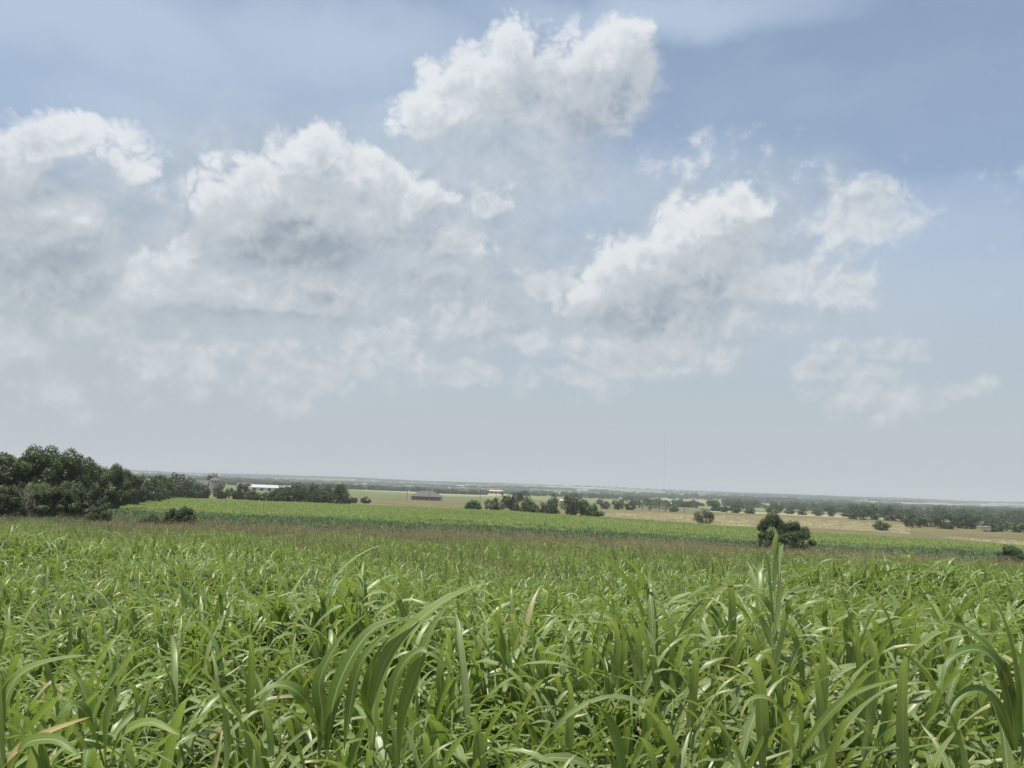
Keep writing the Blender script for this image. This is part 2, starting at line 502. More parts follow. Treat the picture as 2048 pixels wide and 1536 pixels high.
def zone(x, y):
    """0 near crop soil, 1 rough brown grass, 2 weeds, 3 hillside crop, 4 stubble, 5 olive pasture, 6 far farmland"""
    x = np.asarray(x, float); y = np.asarray(y, float)
    s = x / np.maximum(y, 1e-3)
    px = 1024 + s * 1553
    yn = 46 + 4 * wob(x) + 3 * wob(x, 5.3, 1)
    yb = np.interp(px, [200, 1000], [58, 69]) + 4 * wob(x, .7, 2) + 4 * wob(x, 4.1, 3)
    yw = 108 + 6 * wob(x, .6, 4) + 5 * wob(x, 3.7, 2)
    yc = np.interp(px, [-400, 700, 1200, 1400, 1600, 1800, 2048, 2600], [240, 240, 238, 232, 200, 185, 165, 150]) + 3 * wob(x, .5, 1)
    yo = np.where(px > 1440, np.interp(px, [1440, 1600, 1800, 2048, 2600], [236, 262, 250, 178, 160]), yc)
    yg = np.interp(px, [1190, 1300, 1600, 1800, 1900, 2600], [320, 375, 420, 370, 310, 300])
    z = np.full(x.shape, 6)
    z = np.where(y < yg, np.where(px > 1150 + (y - 240) * .4, 4, 5), z)
    z = np.where((y < 480) & (z == 6), 5, z)
    z = np.where((z == 4) & (px > 1830) & (y > 225), 5, z)
    z = np.where((z == 4) & (wob(y, 2.2, x * .004) > .42) & (y > 250), 5, z)
    z = np.where((y < yo) & (px > 1440), 5, z)
    z = np.where(y < yc, 3, z)
    z = np.where(y < yw, 2, z)
    z = np.where(y < yb, 1, z)
    z = np.where(y < yn, 0, z)
    z = np.where((y < 0), 0, z)
    return z


def ground_mat(name, cols, scale, rough=.95, big=None):
    m, b, out = new_mat(name)
    g = b.t.nodes.new('ShaderNodeNewGeometry')
    n1 = b.noise(g.outputs['Position'], scale, 8, .62)[0]
    n2 = b.noise(g.outputs['Position'], scale * .07, 4, .55)[0]
    x = b.m('MULTIPLY_ADD', n1, .6, b.m('MULTIPLY', n2, .4))
    col = b.colramp(x, [(.36, cols[0]), (.5, cols[1]), (.64, cols[2])])
    p = principled(b, col, rough, .1)
    bm = b.t.nodes.new('ShaderNodeBump'); bm.inputs['Strength'].default_value = .6; bm.inputs['Distance'].default_value = .3
    b.put(bm.inputs['Height'], n1); b.t.links.new(bm.outputs[0], p.inputs['Normal'])
    b.t.links.new(p.outputs[0], out.inputs[0])
    return m


def farm_mat():
    m, b, out = new_mat('far_farmland')
    g = b.t.nodes.new('ShaderNodeNewGeometry')
    pos = b.v('MULTIPLY', g.outputs['Position'], (1 / 300, 1 / 520, 0))
    jit = b.noise(pos, 1.2, 2)[1]
    pos = b.v('ADD', pos, b.v('MULTIPLY', jit, (.4, .4, 0)))
    v = b.t.nodes.new('ShaderNodeTexVoronoi'); v.voronoi_dimensions = '2D'; v.distance = 'CHEBYCHEV'
    b.put(v.inputs['Vector'], pos); v.inputs['Scale'].default_value = 1.0
    sp = b.t.nodes.new('ShaderNodeSeparateXYZ'); b.t.links.new(v.outputs['Color'], sp.inputs[0])
    col = b.colramp(sp.outputs[0], [(0, (.08, .11, .045)), (.2, (.10, .13, .05)), (.38, (.27, .24, .14)), (.52, (.14, .16, .07)),
                                    (.66, (.10, .14, .05)), (.8, (.33, .29, .18)), (.92, (.16, .16, .085))], 'CONSTANT')
    n1 = b.noise(g.outputs['Position'], .05, 6, .6)[0]
    col = b.mix(.35, col, b.colramp(n1, [(.3, (.07, .09, .035)), (.7, (.24, .22, .12))]))
    p = principled(b, col, .95, .1)
    b.t.links.new(p.outputs[0], out.inputs[0])
    return m


ZM = [
    ('crop_soil', M['soil']),
    ('rough_grass_ground', ground_mat('rough_grass_ground', ((.15, .155, .07), (.20, .19, .09), (.14, .18, .07)), .5)),
    ('weedy_ground', ground_mat('weedy_ground', ((.04, .065, .03), (.06, .09, .04), (.09, .105, .05)), .5)),
    ('hillside_field', ground_mat('hillside_field', ((.13, .175, .06), (.165, .21, .07), (.20, .24, .085)), .4)),
    ('stubble_field', ground_mat('stubble_field', ((.15, .16, .075), (.27, .245, .145), (.33, .295, .185)), .05)),
    ('pasture', ground_mat('pasture', ((.095, .085, .04), (.13, .115, .055), (.15, .145, .065)), .1)),
    ('far_farmland', farm_mat()),
]
# a polar sheet, fine near the camera, out to the horizon all round
rad_ = np.concatenate([[0.0], np.geomspace(1.0, 40, 40), np.geomspace(41, 600, 240), np.geomspace(610, 13000, 80)])
ang_ = np.concatenate([np.linspace(-180, -60, 30, endpoint=False), np.linspace(-60, 60, 361), np.linspace(60, 180, 30)[1:]])
ang_ = ang_[:-1] if abs(ang_[-1] - 180) < 1e-6 else ang_
na, nr = len(ang_), len(rad_)
AA, RR = np.meshgrid(np.radians(ang_), rad_)
GX, GY = RR * np.sin(AA), RR * np.cos(AA)
GZ = ground(GX, GY)
GV = np.stack([GX.ravel(), GY.ravel(), GZ.ravel()], 1)
ii, jj = np.meshgrid(np.arange(nr - 1), np.arange(na), indexing='ij')
j2 = (jj + 1) % na
quad = np.stack([ii * na + jj, ii * na + j2, (ii + 1) * na + j2, (ii + 1) * na + jj], -1).reshape(-1, 4)
cen = GV[quad].mean(1)
zq = zone(cen[:, 0], cen[:, 1])
for k, (nm, mt) in enumerate(ZM):
    q = quad[zq == k][:, ::-1]
    ids, inv = np.unique(q, return_inverse=True)
    me = mesh_from(nm, GV[ids], inv.reshape(q.shape), mt, smooth=True)
    tag(obj(nm, me), kind='structure')


# ------------------------------------------------------------------ crop plants
def leaf_arrays(L, W, a0, a1, seg=10, twist=0.0, fold=.35, side=0.0, seed=0, curl=1.6):
    """strap leaf from the origin, in the xz plane, a0..a1 = angle from the vertical at base and tip"""
    r = random.Random(seed)
    ph = r.uniform(0, 6)
    V, UV = [], []
    p = np.zeros(3)
    for i in range(seg + 1):
        t = i / seg
        a = a0 + (a1 - a0) * t ** curl
        d = np.array([math.sin(a), side * t, math.cos(a)]); d /= np.linalg.norm(d)
        w = W * .5 * min(1, (.55 + 2.2 * t)) * (1 - max(0, (t - .35) / .65) ** 1.8) * (1 + .05 * math.sin(9 * t + ph))
        w = max(w, W * .015)
        nrm = np.array([-math.cos(a), 0, math.sin(a)])
        bi = np.cross(nrm, d); bi /= np.linalg.norm(bi)
        tw = twist * t
        wv = bi * math.cos(tw) + nrm * math.sin(tw)
        up = np.cross(d, wv); up = up if up @ nrm > 0 else -up
        ruff = .12 * W * math.sin(13 * t + ph)
        V += [p - wv * w + up * (w * fold + ruff), p.copy(), p + wv * w + up * (w * fold - ruff)]
        UV += [(0, t), (.5, t), (1, t)]
        p = p + d * (L / seg)
    Fc = []
    for i in range(seg):
        b = i * 3
        Fc += [(b, b + 1, b + 4, b + 3), (b + 1, b + 2, b + 5, b + 4)]
    return np.array(V), np.array(Fc), np.array(UV)


def path_leaf(pts, W, seg=14, fold=.3, up_hint=(0, -.3, 1), w0=.5):
    """strap leaf along a 3-D path"""
    pts = [Vector(p) for p in pts]
    n = len(pts)
    def cr(t):
        x = t * (n - 1); i = min(int(x), n - 2); f = x - i
        p0, p1, p2, p3 = pts[max(i - 1, 0)], pts[i], pts[i + 1], pts[min(i + 2, n - 1)]
        return .5 * ((2 * p1) + (p2 - p0) * f + (2 * p0 - 5 * p1 + 4 * p2 - p3) * f * f + (3 * p1 - p0 - 3 * p2 + p3) * f ** 3)
    V, UV = [], []
    for i in range(seg + 1):
        t = i / seg
        p = cr(t); d = (cr(min(1, t + .02)) - cr(max(0, t - .02))).normalized()
        uh = Vector(up_hint) + Vector((.35 * math.sin(5 * t + n + 9 * W), .2 * math.sin(7 * t + 2), .25 * math.cos(6 * t + 3)))
        wv = d.cross(uh).normalized(); up = wv.cross(d).normalized()
        w = W * .5 * min(1, w0 + 2.0 * t) * (1 - max(0, (t - .4) / .6) ** 1.7) + W * .01
        V += [p - wv * w + up * w * fold, p, p + wv * w + up * w * fold]
        UV += [(0, t), (.5, t), (1, t)]
    Fc = []
    for i in range(seg):
        b = i * 3
        Fc += [(b, b + 1, b + 4, b + 3), (b + 1, b + 2, b + 5, b + 4)]
    return np.array([tuple(v) for v in V]), np.array(Fc), np.array(UV)


LEAVES = []
for k in range(16):
    r = random.Random(100 + k)
    V, Fc, UV = leaf_arrays(r.uniform(.40, .68), r.uniform(.025, .038), R(r.uniform(7, 28)), R(r.uniform(115, 178)), 11,
                            twist=r.uniform(-.9, .9), fold=r.uniform(.15, .45), side=r.uniform(-.25, .25), seed=k, curl=r.uniform(1.1, 2.4))
    LEAVES.append(mesh_from('leaf', V, Fc, M['crop'], True, UV))
ERECT = []
for k in range(6):
    r = random.Random(200 + k)
    V, Fc, UV = leaf_arrays(r.uniform(.34, .54), r.uniform(.022, .033), R(r.uniform(6, 22)), R(r.uniform(70, 150)), 11,
                            twist=r.uniform(-.8, .8), fold=r.uniform(.3, .6), side=r.uniform(-.2, .2), seed=50 + k, curl=2.0)
    ERECT.append(mesh_from('leaf', V, Fc, M['crop'], True, UV))
STALKS = []
for k in range(4):
    r = random.Random(300 + k)
    V, Fc = tubes([[((r.uniform(-.01, .01) * i, r.uniform(-.01, .01) * i, i / 5), .0075 * (1 - .5 * i / 5)) for i in range(6)]], 6)
    STALKS.append(mesh_from('stalk', V, Fc, M['stalk'], True))


def smooth01(x, a, b):
    t = np.clip((np.asarray(x, float) - a) / (b - a), 0, 1)
    return t * t * (3 - 2 * t)


def canopy(x, y):
    """height of the near crop"""
    s = x / max(y, .1)
    h = 1.06 + .10 * float(wob(np.array(x * 9 + y * 4), 1.0, .3)) + .06 * math.sin(y * 1.9 + x * 1.3)
    h += .36 * float(smooth01(s, -.10, .22)) * (1 - float(smooth01(y, 4.0, 7.5)))
    h += .12 * float(smooth01(-s, .35, .6)) * (1 - float(smooth01(y, 2.5, 4)))
    h += .38 * math.exp(-((x - 5.2) / 2.2) ** 2 - ((y - 10.5) / 1.6) ** 2)
    h += .30 * math.exp(-((x - 9.2) / 1.8) ** 2 - ((y - 15) / 2.0) ** 2)
    h += .34 * math.exp(-((x + 8.2) / 2.6) ** 2 - ((y - 14) / 2.2) ** 2)
    h += .28 * math.exp(-((x + .9) / .8) ** 2 - ((y - 5.2) / .7) ** 2)
    return h


def crop_plant(x, y, h, label, group=None, lean=None, name='sorghum_plant'):
    root = empty(name, (x, y, gz(x, y)), rnd.uniform(0, 6.28))
    tag(root, label, 'crop plant', group)
    st = obj('stalk', rnd.choice(STALKS), root)
    sh = h * .86
    st.scale = (1.1, 1.1, sh)
    n = rnd.randint(7, 9)
    az = rnd.uniform(0, 6.28)
    for k in range(n):
        f = (k + 1.0) / n
        top = k >= n - 2
        lf = obj('leaf', rnd.choice(ERECT if top else LEAVES), root)
        az = rnd.gauss(-1.45, 1.05) if rnd.random() < .72 else rnd.uniform(0, 6.28)
        # the wind turns most leaves towards +x (world)
        lf.location = (0, 0, sh * (.22 + .78 * f))
        lf.rotation_euler = (rnd.uniform(-.12, .12), rnd.uniform(-.15, .2), az)
        sc_ = rnd.uniform(.8, 1.15) * (.75 + .35 * min(1, 1.5 * f)) * (.9 if top else 1)
        lf.scale = (sc_, sc_, sc_)
    tilt = Matrix.Rotation(R(rnd.gauss(4, 5)), 4, 'Y') @ Matrix.Rotation(R(rnd.gauss(0, 5)), 4, 'X')
    root.matrix_world = Matrix.Translation((x, y, gz(x, y))) @ tilt
    return root


near = []
tries = 0
while len(near) < 292 and tries < 40000:
    tries += 1
    y = 1.65 + 2.1 * rnd.random() ** .75
    x = rnd.uniform(-.76, .76) * (y + .15)
    s = x / y
    if y < 1.85 + .3 * math.sin(s * 9 + 1) * (s < .2): continue
    if all((x - a) ** 2 + (y - b) ** 2 > .105 ** 2 for a, b in near):
        near.append((x, y))
for (x, y) in near:
    h = canopy(x, y) * rnd.uniform(.84, 1.03)
    crop_plant(x, y, h, 'green strap-leaved sorghum plant in the near edge of the crop', 'sorghum plants along the near edge of the field')


def hero(name, label, base, leaves, stalk_top, W=.045, mat='hero', rstalk=.009):
    b = Vector(base)
    root = empty(name, b)
    tag(root, label, 'crop plant')
    top = (Vector(stalk_top) - b) * .9
    V, Fc = tubes([[(top * (i / 6) + Vector((.012 * math.sin(i), 0, 0)), rstalk * (1 - .55 * i / 6)) for i in range(7)]], 7)
    obj('stalk', mesh_from('stalk', V, Fc, M['stalk'], True), root)
    for lf in leaves:
        pts, w = lf[0], lf[1]
        mt = M[lf[2]] if len(lf) > 2 else M[mat]
        V, Fc, UV = path_leaf([Vector(p) - b for p in pts], w * .68, 16, fold=lf[3] if len(lf) > 3 else .3, up_hint=lf[4] if len(lf) > 4 else (-.5, -.6, .6))
        o = obj('leaf', mesh_from('leaf', V, Fc, mt, True, UV), root)
    return root


def pl(Y0, Y1, *pp):
    n = len(pp)
    return [at(p[0], p[1], Y0 + (Y1 - Y0) * i / (n - 1)) for i, p in enumerate(pp)]


def gbase(px, py, Y):
    p = at(px, py, Y)
    return Vector((p.x, Y, gz(p.x, Y)))


# the two wind-bent plants in the middle foreground
hero('sorghum_plant', 'dark sorghum plant in the centre foreground, its longest leaf arching right in the wind', gbase(745, 1536, 1.75), [
    (pl(1.75, 1.85, (745, 1500), (752, 1380), (790, 1290), (870, 1215), (940, 1178), (992, 1162)), .052),
    (pl(1.75, 1.7, (800, 1520), (808, 1420), (840, 1320), (870, 1250), (905, 1200)), .046),
    (pl(1.75, 1.7, (770, 1500), (778, 1420), (800, 1340), (845, 1300), (900, 1335)), .040),
    (pl(1.75, 1.6, (760, 1470), (735, 1410), (745, 1340), (770, 1290), (800, 1262)), .044),
], at(752, 1390, 1.75))
hero('sorghum_plant', 'tall dark sorghum plant bent right by wind, just left of the tallest arching one', gbase(640, 1536, 1.72), [
    (pl(1.72, 1.8, (655, 1500), (668, 1400), (700, 1320), (745, 1260), (800, 1240), (850, 1245)), .05),
    (pl(1.72, 1.7, (640, 1520), (645, 1430), (640, 1360), (680, 1280), (735, 1225)), .046),
    (pl(1.72, 1.62, (690, 1500), (700, 1420), (720, 1330), (770, 1270), (830, 1222)), .04),
    (pl(1.72, 1.65, (650, 1480), (610, 1400), (560, 1370), (500, 1400)), .04),
], at(660, 1400, 1.72))
# the lone tall plant that stands above the crop on the right
hero('sorghum_plant', 'tallest sorghum plant, standing alone above the crop in front of the dark bush', gbase(1552, 1400, 2.9), [
    (pl(2.9, 2.84, (1547, 1110), (1549, 1090), (1552, 1070), (1546, 1052)), .028, 'pale', .15, (-.3, -1, .15)),
    (pl(2.9, 2.82, (1547, 1190), (1552, 1130), (1562, 1085), (1560, 1115), (1558, 1165)), .028, 'pale', .25, (-.5, -1, .1)),
    (pl(2.9, 2.86, (1549, 1270), (1557, 1215), (1559, 1160), (1554, 1115)), .026, 'pale', .35, (-.6, -1, .1)),
    (pl(2.9, 2.84, (1546, 1245), (1540, 1180), (1534, 1120), (1524, 1108), (1522, 1150)), .026, 'pale', .3, (.6, -1, .1)),
    (pl(2.9, 2.8, (1550, 1340), (1560, 1290), (1569, 1240), (1562, 1210)), .028, 'pale', .3, (-.5, -1, .1)),
    (pl(2.9, 2.9, (1547, 1230), (1530, 1200), (1505, 1190), (1480, 1215)), .028),
    (pl(2.9, 2.95, (1550, 1230), (1585, 1190), (1625, 1180), (1660, 1200)), .028),
], at(1548, 1070, 2.9), rstalk=.005)
# plants at the right edge
hero('sorghum_plant', 'tall dark-leaved sorghum plant standing at the right edge of the picture', gbase(2035, 1536, 1.9), [
    (pl(1.9, 1.85, (2030, 1500), (2020, 1400), (1985, 1310), (1925, 1255), (1870, 1240)), .042),
    (pl(1.9, 1.9, (2040, 1480), (2035, 1380), (2020, 1290), (2000, 1225), (1975, 1185)), .04, 'hero', .3, (.4, -.8, .3)),
    (pl(1.9, 1.9, (2045, 1460), (2050, 1350), (2060, 1260), (2075, 1200)), .04, 'hero', .3, (-.4, -.8, .3)),
    (pl(1.9, 1.8, (2030, 1500), (2000, 1420), (1960, 1380), (1915, 1400), (1890, 1460)), .038),
    (pl(1.9, 1.8, (2035, 1440), (2010, 1350), (1960, 1300), (1900, 1320), (1880, 1390)), .038),
], at(2045, 1330, 1.9))
hero('sorghum_plant', 'sorghum plant with one yellow dried leaf in the bottom left corner', gbase(10, 1560, 1.62), [
    (pl(1.62, 1.6, (0, 1545), (40, 1500), (100, 1465), (180, 1434)), .034, 'dry', .5),
    (pl(1.62, 1.7, (15, 1540), (5, 1440), (30, 1360), (90, 1325), (175, 1310)), .045),
    (pl(1.62, 1.65, (5, 1540), (-10, 1420), (-15, 1330), (10, 1270)), .045, 'hero', .3, (.3, -.9, .2)),
    (pl(1.62, 1.55, (25, 1545), (50, 1490), (110, 1480), (160, 1510)), .04),
], at(8, 1440, 1.62))
hero('sorghum_plant', 'sorghum plant whose thin half-folded leaf points up and right, lower left', gbase(215, 1560, 1.8), [
    (pl(1.8, 1.9, (180, 1470), (205, 1400), (240, 1340), (290, 1258)), .022, 'hero', .9),
    (pl(1.8, 1.75, (212, 1530), (215, 1450), (228, 1400), (235, 1370), (230, 1440)), .044),
    (pl(1.8, 1.7, (220, 1530), (245, 1470), (300, 1445), (360, 1470)), .04),
    (pl(1.8, 1.72, (210, 1530), (185, 1450), (150, 1410), (110, 1440)), .042),
], at(212, 1430, 1.8))
hero('sorghum_plant', 'sorghum plant with a long pale leaf lying across the bottom right foreground', gbase(1600, 1600, 2.0), [
    (pl(2.0, 1.85, (1590, 1530), (1640, 1450), (1690, 1400), (1740, 1375), (1800, 1358)), .029),
    (pl(2.0, 1.6, (1600, 1534), (1650, 1510), (1700, 1500), (1760, 1494)), .03),
    (pl(2.0, 1.72, (1595, 1530), (1575, 1450), (1540, 1400), (1500, 1400), (1480, 1440)), .028),
    (pl(2.0, 1.7, (1600, 1520), (1605, 1430), (1590, 1370), (1560, 1350)), .028),
], at(1595, 1430, 2.0))


# ------------------------------------------------------------------ ground cover placed by geometry nodes (stuff)
def merge(parts):
    V, Fc, UV, n = [], [], [], 0
    for v, f, u in parts:
        V.append(v); Fc.append(f + n); UV.append(u); n += len(v)
    return np.concatenate(V), np.concatenate(Fc), np.concatenate(UV)


def rotz(V, a, tilt=0.0, loc=(0, 0, 0), s=1.0):
    Mx = np.array((Matrix.Rotation(a, 3, 'Z') @ Matrix.Rotation(tilt, 3, 'Y')))
    return (V * s) @ Mx.T + np.array(loc)


def proto_crop(seed, seg, n, wide=1.0):
    r = random.Random(seed)
    parts, az = [], r.uniform(0, 6)
    for k in range(n):
        f = (k + .5) / n
        top = k >= n - 2
        L = r.uniform(.34, .58) * (.8 + .3 * f) * (.85 if top else 1)
        V, Fc, UV = leaf_arrays(L, r.uniform(.020, .031) * wide, R(r.uniform(4, 16) if top else r.uniform(8, 30)),
                                R(r.uniform(60, 145) if top else r.uniform(115, 178)), seg, r.uniform(-.8, .8), r.uniform(.15, .4), r.uniform(-.2, .2), seed * 31 + k, r.uniform(1.1, 2.4))
        az = r.gauss(-1.45, 1.05) if r.random() < .7 else r.uniform(0, 6.28)
        parts.append((rotz(V, az, r.uniform(-.1, .15), (r.gauss(0, .02), r.gauss(0, .02), .86 * (.3 + .7 * f))), Fc, UV))
    return mesh_from('crop_clump', *merge(parts)[:2], M['crop'], True, merge(parts)[2])


def proto_tuft(seed, n, H, W, spread, mat, seg=3, droop=(20, 70), head=None):
    r = random.Random(seed)
    parts = []
    for k in range(n):
        L = H * r.uniform(.55, 1.1)
        V, Fc, UV = leaf_arrays(L, W * r.uniform(.7, 1.3), R(r.uniform(2, 18)), R(r.uniform(*droop)), seg, r.uniform(-1, 1), .2, 0, seed * 17 + k, 1.6)
        parts.append((rotz(V, r.uniform(0, 6.28), 0, (r.gauss(0, spread), r.gauss(0, spread), 0)), Fc, UV))
    V, Fc, UV = merge(parts)
    me = mesh_from('tuft', V, Fc, mat, False, UV)
    return me


def proto_seed(seed, n, H, rad=.0022):
    """thin culms with loose brown panicles"""
    r = random.Random(seed)
    V, Fc = [], []
    mats = []
    for k in range(n):
        h = H * r.uniform(.7, 1.15)
        a = r.uniform(0, 6.28); ln = r.uniform(.03, .2)
        bx, by = r.gauss(0, .1), r.gauss(0, .1)
        w = rad
        tip = Vector((bx + math.cos(a) * ln * h + .06 * h, by + math.sin(a) * ln * h, h))
        b0 = Vector((bx, by, 0))
        v, f = tubes([[(b0, w), (b0.lerp(tip, .5), w * .8), (tip, w * .5)]], 3)
        o = len(V); V += v; Fc += [tuple(q + o for q in ff) for ff in f]; mats += [0] * len(f)
        for q in range(9):   # panicle spikelets
            t = r.uniform(.78, 1.04)
            c = b0.lerp(tip, t); sp = .07 * (1.08 - t) / .3 * h
            c += Vector((r.gauss(0, sp), r.gauss(0, sp), r.gauss(0, .01)))
            e = Vector((r.gauss(0, 1), r.gauss(0, 1), r.gauss(.6, 1))).normalized() * .02 * H
            g2 = e.orthogonal().normalized() * .007 * H
            o = len(V)
            V += [tuple(c - e), tuple(c + g2), tuple(c + e), tuple(c - g2)]
            Fc.append((o, o + 1, o + 2, o + 3)); mats.append(1)
    me = mesh_from('seeding_culms', V, Fc, M['brown'])
    me.materials.append(M['seed'])
    me.polygons.foreach_set('material_index', np.array(mats, np.int32))
    return me


def scatter(name, protos, P, rot, scl, idx, label, cat):
    """one stuff object whose geometry nodes place the prototypes on its points"""
    col = bpy.data.collections.new(name + '_prototypes')
    for k, me in enumerate(protos):
        col.objects.link(bpy.data.objects.new('%s_%02d' % (me.name.split('.')[0], k), me))
    me = bpy.data.meshes.new(name)
    me.vertices.add(len(P)); me.vertices.foreach_set('co', np.asarray(P, np.float32).ravel())
    a = me.attributes.new('rot', 'FLOAT_VECTOR', 'POINT'); a.data.foreach_set('vector', np.asarray(rot, np.float32).ravel())
    a = me.attributes.new('scl', 'FLOAT_VECTOR', 'POINT'); a.data.foreach_set('vector', np.asarray(scl, np.float32).ravel())
    a = me.attributes.new('idx', 'INT', 'POINT'); a.data.foreach_set('value', np.asarray(idx, np.int32))
    o = obj(name, me)
    tag(o, label, cat, kind='stuff')
    ng = bpy.data.node_groups.new(name, 'GeometryNodeTree')
    ng.interface.new_socket('Geometry', in_out='INPUT', socket_type='NodeSocketGeometry')
    ng.interface.new_socket('Geometry', in_out='OUTPUT', socket_type='NodeSocketGeometry')
    N = ng.nodes.new
    gi, go = N('NodeGroupInput'), N('NodeGroupOutput')
    ci = N('GeometryNodeCollectionInfo'); ci.inputs['Collection'].default_value = col
    ci.inputs['Separate Children'].default_value = True; ci.inputs['Reset Children'].default_value = True
    ip = N('GeometryNodeInstanceOnPoints'); ip.inputs['Pick Instance'].default_value = True
    def attr(nm, ty):
        n = N('GeometryNodeInputNamedAttribute'); n.data_type = ty; n.inputs['Name'].default_value = nm
        return n.outputs['Attribute']
    e2r = N('FunctionNodeEulerToRotation')
    L = ng.links.new
    L(gi.outputs[0], ip.inputs['Points']); L(ci.outputs[0], ip.inputs['Instance'])
    L(attr('idx', 'INT'), ip.inputs['Instance Index'])
    L(attr('rot', 'FLOAT_VECTOR'), e2r.inputs[0]); L(e2r.outputs[0], ip.inputs['Rotation'])
    L(attr('scl', 'FLOAT_VECTOR'), ip.inputs['Scale'])
    L(ip.outputs[0], go.inputs[0])
    md = o.modifiers.new('placement', 'NODES'); md.node_group = ng
    return o


def wedge(y0, y1, dens_, smax=.80, xm=2.0):
    """random points over the part of the ground between two distances that the camera can see, with a margin"""
    area = smax * (y1 ** 2 - y0 ** 2) + 2 * xm * (y1 - y0)
    n = int(area * dens_)
    y = np.sqrt(rng.uniform(y0 ** 2, y1 ** 2, n))
    x = rng.uniform(-1, 1, n) * (smax * y + xm)
    return x, y


canopy_v = np.vectorize(canopy)
# near crop
CP = [proto_crop(500 + k, 7, 10) for k in range(14)] + [proto_crop(540 + k, 5, 8, 1.25) for k in range(10)]
xs, ys, wd = [], [], []
for (a, b, d) in ((1.7, 3.75, 55), (3.75, 10, 88), (10, 24, 54), (24, 54, 30)):
    x, y = wedge(a, b, d); xs.append(x); ys.append(y)
x, y = np.concatenate(xs), np.concatenate(ys)
keep = (zone(x, y) == 0) & (y < 50 + 4 * wob(x) - rng.exponential(4.5, len(x)))
# thin, patchy growth where the brown grass comes in
thin = smooth01(y, 12, 42) * (.5 + .5 * np.sin(x * .31 + y * .17) * np.sin(y * .23 - x * .12 + 1))
keep &= rng.random(len(x)) > .35 * thin
x, y = x[keep], y[keep]
n = len(x)
hh = canopy_v(x, y) * np.where(y < 3.75, .86, 1.0) * rng.normal(1, .11, n) * (1 + .13 * np.sin(x * 1.1 + 2.1 * np.sin(y * .6)) * np.sin(y * .8 + 1.3 * np.sin(x * .7)))
hh = np.minimum(hh, canopy_v(x, y) * np.where(y < 3.75, .88, 1.12))
sc_ = hh / 1.15
rot = np.stack([rng.normal(.02, .09, n), rng.normal(.05, .09, n), rng.normal(0, .8, n)], 1)
w_ = np.where(y > 24, 1.15, 1.0)
scatter('sorghum_crop', CP, np.stack([x, y, ground(x, y)], 1), rot, np.stack([sc_ * w_, sc_ * w_, sc_], 1),
        np.where(y > 14, rng.integers(14, 24, n), rng.integers(0, 14, n)), 'dense green sorghum crop filling the foreground field', 'crop')
print('crop', n)

# brown seeding grass: the strip beyond the crop, and stems among it
SP = [proto_seed(700 + k, 5, 1.0, .004) for k in range(5)] + [proto_tuft(720 + k, 14, .75, .014, .10, M['brown'], 3) for k in range(5)] + \
     [proto_seed(740 + k, 4, 1.0, .0034) for k in range(4)]
x1, y1 = wedge(24, 82, 8)
k1 = (zone(x1, y1) == 1) | ((zone(x1, y1) == 0) & (rng.random(len(x1)) < .05 + .5 * smooth01(y1, 22, 42))) | ((zone(x1, y1) == 2) & (rng.random(len(x1)) < .25))
x1, y1 = x1[k1], y1[k1]
x2, y2 = wedge(6, 47, 6.0)
dn = 1.3 * smooth01(x2 / y2 * 1553 + 1024, 500, 1000) * (1 - smooth01(x2 / y2 * 1553 + 1024, 1350, 1700)) * smooth01(y2, 7, 20) + .10 + 1.0 * smooth01(y2, 11, 30)
k2 = rng.random(len(x2)) < dn
x2, y2 = x2[k2], y2[k2]
x, y = np.concatenate([x1, x2]), np.concatenate([y1, y2])
n1, n2 = len(x1), len(x2)
idx = np.concatenate([rng.integers(0, 10, n1), rng.integers(10, 14, n2)])
s_ = np.concatenate([rng.uniform(.6, 1.15, n1), rng.uniform(1.3, 1.85, n2)])
rot = np.stack([rng.normal(0, .1, n1 + n2), rng.normal(.1, .1, n1 + n2), rng.uniform(0, 6.28, n1 + n2)], 1)
scatter('seeding_grass', SP, np.stack([x, y, ground(x, y)], 1), rot, np.stack([s_] * 3, 1), idx, 'brown seeding grass in the strip beyond the crop', 'grass')
print('seed', n1, n2)

# dark weeds beyond the strip
WP = [proto_tuft(800 + k, 12, .7, .07, .16, M['weed'], 3, (50, 120)) for k in range(6)]
x, y = wedge(55, 126, 3.2)
pn_ = .5 + .5 * np.sin(x * .23 + 1.9 * np.sin(y * .19)) * np.sin(y * .27 + x * .09)
p_ = np.where(zone(x, y) == 2, .55 + .45 * pn_, np.where(zone(x, y) == 3, .28 * pn_, .1 + .35 * pn_ ** 3))
k1 = rng.random(len(x)) < p_
x, y = x[k1], y[k1]; n = len(x)
rot = np.stack([rng.normal(0, .1, n), rng.normal(.1, .1, n), rng.uniform(0, 6.28, n)], 1)
s_ = rng.uniform(.7, 1.25, n)
scatter('weeds', WP, np.stack([x, y, ground(x, y)], 1), rot, np.stack([s_] * 3, 1), rng.integers(0, 6, n), 'dark green weeds between the brown strip and the hillside crop', 'weeds')
print('weeds', n)

# crop on the far slope
FP = [proto_tuft(900 + k, 12, .62, .085, .26, M['field2'], 3, (70, 150)) for k in range(6)]
x, y = wedge(100, 245, 2.0, .76)
k1 = zone(x, y) == 3
x, y = x[k1], y[k1]; n = len(x)
rot = np.stack([rng.normal(0, .1, n), rng.normal(.1, .1, n), rng.uniform(0, 6.28, n)], 1)
s_ = rng.uniform(.7, 1.2, n) * (1 + .25 * wob(x * 1.7 + y * 3.1))
scatter('hillside_crop', FP, np.stack([x, y, ground(x, y)], 1), rot, np.stack([s_] * 3, 1), rng.integers(0, 6, n), 'bright green crop on the slope beyond the brown strip', 'crop')
print('field2', n)

